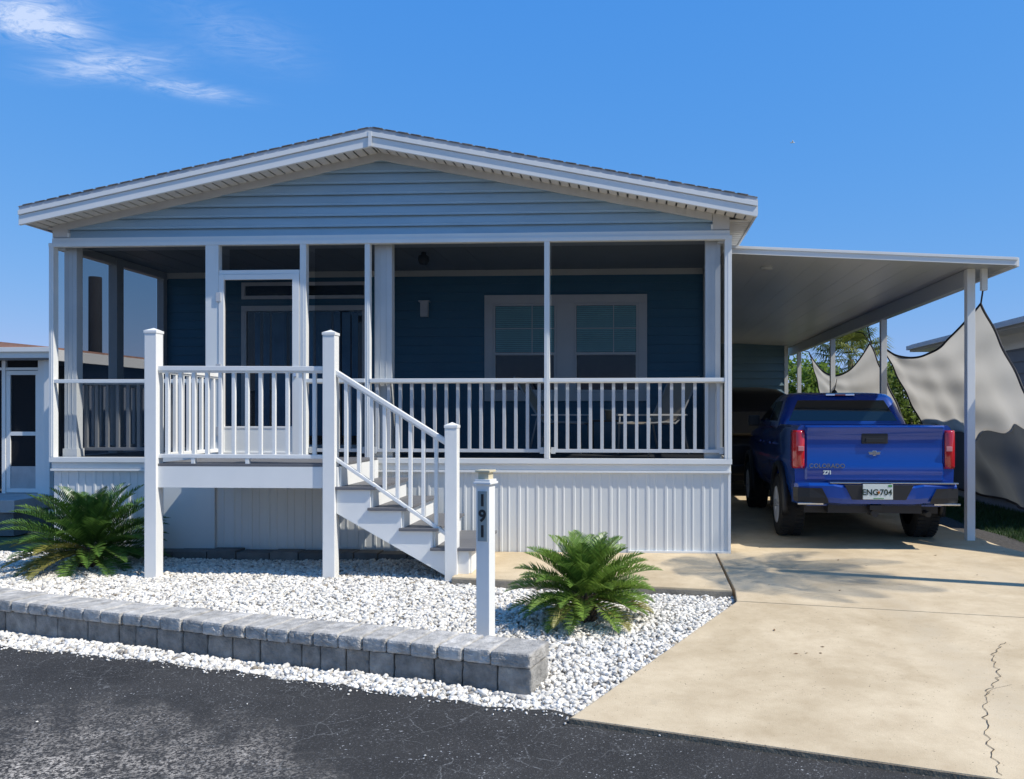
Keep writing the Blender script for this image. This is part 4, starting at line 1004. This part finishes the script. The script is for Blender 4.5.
b = MB(); b.box((.10, -.0945, .755), (.145, -.093, .778)); b.box((-.07, -.0945, .615), (.05, -.093, .623)); b.build('plate_sticker', M['green'], pl)
b = MB(); b.tube([(-.02, .3, .43), (-.02, .02, .43)], .045, 14); b.box((-.09, -.01, .47), (.05, .2, .53), .006); b.build('tow_hitch', M['black'], tr)
b = MB(); b.tube([(.55, 1.6, .42), (.62, .45, .42), (.66, .20, .40)], .035, 12); b.build('exhaust', M['darkmetal'], tr)
b = MB(); b.box((-.75, 1.10, .34), (.75, 1.22, .46), .03); b.build('rear_axle', M['black'], tr)
for s in (-1, 1):
    for ya in (1.16, 4.42):
        b = MB(); rg = []
        for k in range(25):
            a = R(-14+208*k/24); c, sn = math.cos(a), math.sin(a); rg.append([(s*.94, ya+.475*c, .45+.475*sn), (s*1.015, ya+.48*c, .45+.48*sn), (s*1.015, ya+.53*c, .45+.53*sn), (s*.945, ya+.555*c, .45+.555*sn)])
        b.loft(rg, caps=True); b.build('wheel_arch_trim', M['black'], tr)
        wheel(tr, s*.855, ya, .405, .31, s)
    b = MB(); b.box((s*1.0-.09, 3.55, 1.42), (s*1.0+.09, 3.66, 1.60), .03); b.box((s*.90-.05, 3.58, 1.43), (s*.90+.05, 3.63, 1.47)); b.build('mirror', M['black'], tr)
    for y in (2.2, 3.2):
        b = MB(); b.box((s*.957-.012, y-.10, 1.185), (s*.957+.012, y+.08, 1.215), .006); b.build('door_handle', M['paint'], tr)
    b = MB(); b.box((s*.62-.16, 5.20, .98), (s*.62+.16, 5.27, 1.12), .01); b.build('headlight', M['redlight'], tr)
tr.location = (2.85, 9.66, 0); tr.rotation_euler = (0, 0, R(-1.2))

sv = thing('parked_suv', 'dark rounded vehicle parked in deep shade ahead of the blue pickup', 'car')
ws = [(.76, .30), (.86, .36), (.90, .60), (.91, .95), (.89, 1.15), (.87, 1.20)]
st_ = []
for y, top, k in ((.02, 1.0, .9), (.12, 1.20, .97), (.5, 1.22, 1), (3.0, 1.20, 1), (3.9, 1.08, .98), (4.5, .95, .93), (4.65, .7, .82)):
    sc = (top-.30)/(1.20-.30); st_.append([(x*k, y, .30+(z-.30)*sc) for x, _, z in section(0, ws, 1.20, 0)])
sb = MB().loft(st_).build('body', M['darkpaint'], sv)
sb = boolean(sb, [cutter(MB().lathe([(0, -1.2), (.40, -1.2), (.40, 1.2), (0, 1.2)], (0, ya, .36), 'x', 32)) for ya in (.95, 3.75)])
sg = MB().loft([rrect(*q) for q in ((.86, .10, 3.5, 1.18, .15), (.80, .22, 2.9, 1.72, .2), (.76, .40, 2.5, 2.02, .25), (.62, .7, 2.2, 2.13, .28), (.35, 1.0, 1.9, 2.18, .25))]).build('cabin', M['darkpaint'], sv)
b = MB(); n = 6
for k in range(n): b.quad(*[(lerp(-.68, .68, u)*(1-.06*t), lerp(.10, .22, t)-.004, lerp(1.18, 1.72, t)) for u, t in ((k/n, .1), ((k+1)/n, .1), ((k+1)/n, .9), (k/n, .9))])
b.build('rear_window', M['carglass'], sg)
for s in (-1, 1):
    b = MB(); greenhouse_side(b, (.86, 1.18), (.80, 1.72), .1, .9, .45, 1.5, 1.5, .5, s); greenhouse_side(b, (.86, 1.18), (.80, 1.72), .1, .9, 1.58, 2.9, 2.5, 1.58, s); b.build('side_window', M['carglass'], sg)
    b = MB(); b.box((s*.76-.09, -.0, .85), (s*.76+.09, .1, 1.05), .02); b.build('tail_light', M['red'], sv)
    for ya in (.95, 3.75): wheel(sv, s*.78, ya, .34, .22, s)
b = MB(); b.box((-.80, -.06, .42), (.80, .10, .62), .03); b.build('bumper', M['darkpaint'], sv)
sv.location = (2.30, 15.9, 0)

# ------------------------------------------------------------------ porch furniture
def sling_chair(loc, rz, label):
    root = thing('patio_chair', label, 'chair', (0, 0, 0), 'sling chairs on the porch')
    b = MB(); pts = [(-.40, .40), (-.05, .42), (.12, .40), (.20, .46), (.42, .80), (.55, 1.02)]
    for (p, q) in zip(pts, pts[1:]): b.prism([(p[0], -.25, p[1]), (q[0], -.25, q[1]), (q[0], -.25, q[1]-.012), (p[0], -.25, p[1]-.012)], (0, .50, 0))
    b.build('sling', M['sling'], root)
    for s in (-1, 1):
        b = MB(); b.tube([(x, s*.265, z) for x, z in pts], .014, 8); b.build('side_frame', M['column'], root)
        b = MB(); b.box((-.38, s*.29-.025, .50), (.30, s*.29+.025, .522), .005); b.build('armrest', M['white'], root)
        for x0, x1 in ((-.34, -.36), (.22, .34)):
            b = MB(); b.tube([(x0, s*.285, .50), (x1, s*.285, 0)], .013, 8); b.build('leg', M['column'], root)
    root.location = loc; root.rotation_euler = (0, 0, rz); return root
sling_chair((.22, 10.35, FL), R(42), 'beige sling chair behind the porch railing, back towards the right corner')
sling_chair((-1.05, 10.75, FL), R(172), 'beige sling chair left of the side table, below the window')
tb = thing('side_table', 'small dark side table between two chairs on the porch', 'table', (-.42, 10.7, FL))
b = MB(); b.box((-.64, 10.45, FL+.42), (-.20, 10.95, FL+.445), .006); b.build('tabletop', M['darkmetal'], tb)
for x in (-.6, -.24):
    for y in (10.49, 10.91):
        b = MB(); b.tube([(x, y, FL), (x, y, FL+.42)], .014, 8); b.build('leg', M['darkmetal'], tb)
pt = thing('flower_pot', 'small tan pot standing on the dark porch side table', 'pot', (-.36, 10.62, FL+.447))
b = MB(); b.lathe([(0, 0), (.05, 0), (.065, .12), (.072, .12), (.072, .135), (.058, .135), (.05, .10), (0, .10)], (-.36, 10.62, FL+.447), n=20); b.build('pot', M['cream'], pt)

# ------------------------------------------------------------------ left neighbour
nb = thing('neighbour_house', 'white neighbouring house with terracotta shingles and screen door', 'house', (-9.2, 12.0, 0))
NY = 12.0; NX = -9.0
b = MB(); b.prism([(-17, 11.75, 2.66), (NX+.12, 11.75, 2.60), (NX+.12, 11.75, 2.635), (-13, 11.75, 3.05), (-17, 11.75, 2.72)], (0, 12, 0)); b.build('roof', M['terracotta'], nb)
b = MB(); b.box((-17, 11.70, 2.47), (NX+.16, 11.748, 2.625), .004); b.box((NX+.125, 11.75, 2.43), (NX+.16, 24, 2.60), .004); b.box((-17, 11.66, 2.56), (NX+.16, 11.699, 2.63), .003); b.build('fascia', M['white'], nb)
b = MB(); b.box((-17, 13.6, 0), (NX-.1, 13.65, 2.5)); b.box((NX-.14, 12.6, .0), (NX-.08, 24, 2.48)); b.box((-17, 11.75, 2.45), (NX+.1, 24, 2.47)); b.build('wall', M['greyblue'], nb)
b = MB(); b.box((NX-.28, NY-.06, .38), (NX-.16, NY+.06, 2.45), .004); b.box((-9.89, NY-.03, .38), (-9.83, NY+.03, 2.45), .004); b.build('porch_column', M['white'], nb)
b = MB(); b.box((NX-.13, 11.86, .22), (NX-.03, 11.96, 2.45), .015); b.tube([(NX-.08, 11.91, .3), (NX-.02, 11.84, .14), (NX+.1, 11.7, .1)], .05, 10); b.build('downspout', M['white'], nb)
b = MB(); b.box((-12.5, NY-.02, 2.30), (NX-.28, NY+.02, 2.34)); b.build('transom_bar', M['white'], nb)
b = MB(); frame(b, -9.825, -9.285, .39, 2.29, NY+.02, .065, .04); b.box((-9.76, NY-.02, 1.28), (-9.35, NY+.02, 1.34)); nd_ = b.build('screen_door', M['white'], nb)
b = MB(); b.box((-9.76, NY-.01, .455), (-9.35, NY+.005, .80)); b.build('kick_panel', M['slab'], nd_)
b = MB(); b.quad((-9.76, NY, .8), (-9.35, NY, .8), (-9.35, NY, 2.225), (-9.76, NY, 2.225)); b.build('screen', M['nscreen'], nd_)
b = MB(); b.quad((-16, NY, .38), (-9.89, NY, .38), (-9.89, NY, 2.45), (-16, NY, 2.45)); b.quad((-9.82, NY, 2.34), (NX-.28, NY, 2.34), (NX-.28, NY, 2.45), (-9.82, NY, 2.45)); b.build('screen_panel', M['nscreen'], nb)
b = MB(); b.box((-17, 11.0, .20), (NX+.1, 13.6, .38), .01); b.build('porch_slab', M['slab'], nb)
b = MB(); b.box((-17, 11.05, -.14), (NX+.05, 13.5, .199), .0); b.build('foundation', M['darkblock'], nb)
up = thing('utility_pole', 'dark utility pole seen through the left porch screen', 'pole', (-17.5, 25, 0))
b = MB(); b.tube([(-17.5, 25, -.2), (-17.5, 25, 6.06)], [.20, .19], 14); b.build('pole', M['pole'], up)

# ------------------------------------------------------------------ right neighbour
nr = thing('neighbour_house', 'grey sided neighbouring house with pale eaves behind the shade sails', 'house', (6.4, 17.9, 0))
EX, NY0, NY1 = 6.0, 11.2, 17.9
b = MB(); lapwall(b, NY0+.2, NY1-.3, -.1, 3.0, 6.45, 'x-', .20, .02); b.quad((6.45, NY0+.2, -.1), (13, NY0+.2, -.1), (13, NY0+.2, 3.1), (6.45, NY0+.2, 3.1)); b.quad((6.45, NY1-.3, -.1), (13, NY1-.3, -.1), (13, NY1-.3, 3.1), (6.45, NY1-.3, 3.1)); b.build('wall', M['greyblue'], nr, normals=False)
b = MB(); b.prism([(EX, NY0, 3.14), (9.7, NY0, 3.95), (13.4, NY0, 3.14), (13.4, NY0, 3.10), (9.7, NY0, 3.90), (EX, NY0, 3.10)], (0, NY1-NY0, 0)); b.build('roof', M['shingle'], nr)
b = MB(); b.box((EX-.02, NY0, 2.98), (EX+.02, NY1, 3.12), .004); b.box((EX-.10, NY0, 3.02), (EX-.021, NY1, 3.11), .01); b.build('gutter', M['drip'], nr)
b = MB(); b.box((EX+.02, NY0, 2.98), (6.45, NY1, 3.0)); b.box((6.41, NY0+.2, 2.72), (6.428, NY1-.3, 2.979)); b.build('soffit', M['white'], nr)

# ------------------------------------------------------------------ trees
def leaves(name, clumps, n, size, m, parent, seed):
    r = np.random.default_rng(seed); C = np.array(clumps); wgt = C[:, 3]**2; wgt /= wgt.sum()
    k = r.choice(len(C), n, p=wgt); d = r.normal(size=(n, 3)); d /= np.linalg.norm(d, axis=1)[:, None]
    rad = C[k, 3]*r.random(n)**.38*(1+.12*r.normal(size=n)); c = C[k, :3]+d*rad[:, None]*np.array([1, 1, .85])
    a = d*.5+r.normal(size=(n, 3)); a /= np.linalg.norm(a, axis=1)[:, None]
    b_ = np.cross(a, r.normal(size=(n, 3))); b_ /= np.linalg.norm(b_, axis=1)[:, None]
    s = size*r.uniform(.6, 1.3, n)[:, None]
    Vv = np.stack([c-a*s, c+b_*s*.42, c+a*s, c-b_*s*.42], 1); Ff = np.arange(n*4).reshape(-1, 4)
    return arrays(name, Vv.reshape(-1, 3), Ff, m, parent)
def bush(name, loc, w_, h, n, size, m, label, cat, group, seed, nc=14, trunk=True):
    r = random.Random(seed); root = thing(name, label, cat, loc, group); cl = []
    for k in range(nc):
        a = r.uniform(0, 6.28); q = math.sqrt(r.random())*w_*.62; z = loc[2]+h*r.uniform(.18, .86); cl.append((loc[0]+q*math.cos(a), loc[1]+q*math.sin(a), z, w_*r.uniform(.22, .42)))
    leaves('crown', cl, n, size, m, root, seed)
    b = MB()
    b.tube([(loc[0], loc[1], loc[2]-.1), (loc[0]+.05, loc[1], loc[2]+h*.3), (loc[0]+.02, loc[1]+.05, loc[2]+h*.6)], [.09, .07, .04], 8)
    for c in cl[:7]: b.tube([(loc[0]+.03, loc[1], loc[2]+h*.28), tuple(lerp(loc[i]+(h*.3 if i == 2 else 0), c[i], .55) for i in range(3)), c[:3]], [.045, .03, .012], 6)
    b.build('trunk', M['trunk'], root); return root
bush('tree', (5.6, 26.5, -.1), 1.9, 3.6, 9000, .10, M['leaf'], 'bright green leafy tree at the rear of the carport', 'tree', None, 31, 20)
bush('tree', (8.6, 34, -.1), 2.8, 3.9, 9000, .12, M['leaf'], 'yellow-green tree behind the fan palm', 'tree', None, 37, 22)
for i, (x, y, wv, h) in enumerate(((6.45, 19.4, 1.15, 3.1), (7.1, 21.3, 1.2, 3.2), (5.45, 20.4, .9, 2.7), (5.5, 23.2, 1.1, 3.0))):
    bush('shrub', (x, y, -.06), wv, h, 5200, .065, M['leaf2'], ('sunlit leafy shrub at the far corner of the grey house, seen between the two sails', 'taller leafy shrub standing behind the corner shrub, right of the smaller sail', 'leafy hedge shrub beyond the smaller sail', 'leafy hedge shrub at the far end of its row, behind the smaller sail')[i], 'shrub', 'hedge shrubs beside the sails', 50+i, 12)
def fan_palm(loc, h, Rr, n, label, seed, group=None):
    global rng
    rng = np.random.default_rng(seed); root = thing('palm_tree', label, 'palm tree', loc, group)
    b = MB(); b.tube([(loc[0], loc[1], loc[2]-.1), (loc[0]+.05, loc[1], loc[2]+h*.5), (loc[0], loc[1], loc[2]+h)], [.14, .11, .10], 12); b.build('trunk', M['trunk'], root)
    V, Fc = [], []
    for i in range(n):
        t = (i+.5)/n; az = i*2.39996; el = R(80)-R(115)*t+rng.uniform(-.15, .15); L = Rr*rng.uniform(.5, .72)
        d = np.array([math.cos(az)*math.cos(el), math.sin(az)*math.cos(el), math.sin(el)]); c0 = np.array([loc[0], loc[1], loc[2]+h]); c = c0+d*L
        side = np.cross(d, [0, 0, 1.]); side /= np.linalg.norm(side)+1e-9; up = np.cross(side, d)
        k = len(V); V.extend([c0-side*.012, c0+side*.012, c+side*.01, c-side*.01]); Fc.append((k, k+1, k+2, k+3))
        for j in range(22):
            a = R(-125+250*j/21); dd = d*math.cos(a)+side*math.sin(a)+up*.12; l = Rr*.48*(.75+.25*math.cos(a))*rng.uniform(.9, 1.1)
            tip = c+dd*l+np.array([0, 0, -.42*l]); mid = c+dd*l*.6; wv = np.cross(dd, up); wv /= np.linalg.norm(wv)+1e-9; wv *= .015*Rr
            k = len(V); V.extend([c-wv*.3, c+wv*.3, mid+wv, mid-wv]); Fc.append((k, k+1, k+2, k+3)); V.extend([mid-wv, mid+wv, tip+wv*.1, tip-wv*.1]); Fc.append((k+4, k+5, k+6, k+7))
    arrays('crown', V, Fc, M['palm'], root); return root
fan_palm((7.35, 28, -.1), 3.6, 1.5, 46, 'fan palm with yellowish fronds rising above the smaller sail', 61)
pt_ = thing('palm_tree', 'slender feather palm beside the driveway that throws its shadow across the concrete', 'palm tree', (5.75, 7.15, -.1))
b = MB(); b.tube([(5.75, 7.15, -.1), (5.72, 7.16, 2.6), (5.66, 7.18, 5.2)], [.11, .085, .07], 12); b.build('trunk', M['trunk'], pt_)
rng = np.random.default_rng(62); V, Fc = [], []
for k in range(21):
    t = k/21; frond(V, Fc, (5.66, 7.18, 5.2), k*2.39996, R(62)-t*R(75), 1.35*rng.uniform(.7, 1.15), R(85), 22, .030, .40, .05)
arrays('crown', V, Fc, M['palm'], pt_)
# gull far off in the sky
gl = thing('bird', 'tiny pale bird in the open sky above the carport', 'bird', (23.0, 120, 42))
b = MB(); b.loft([[(23.0+x, 120+r*math.cos(a), 42+r*math.sin(a)) for a in [q*math.pi/3 for q in range(6)]] for x, r in ((-.35, .01), (-.2, .07), (.1, .08), (.3, .05), (.38, .01))]); b.build('body', M['white'], gl)
b = MB()
for s in (-1, 1): b.prism([(22.95, 120, 42.05), (23.15, 120, 42.05), (23.05, 120+s*.35, 42.22), (22.9, 120+s*.8, 42.1), (22.95, 120+s*.35, 42.2)], (0, 0, .012))
b.build('wing', M['white'], gl)
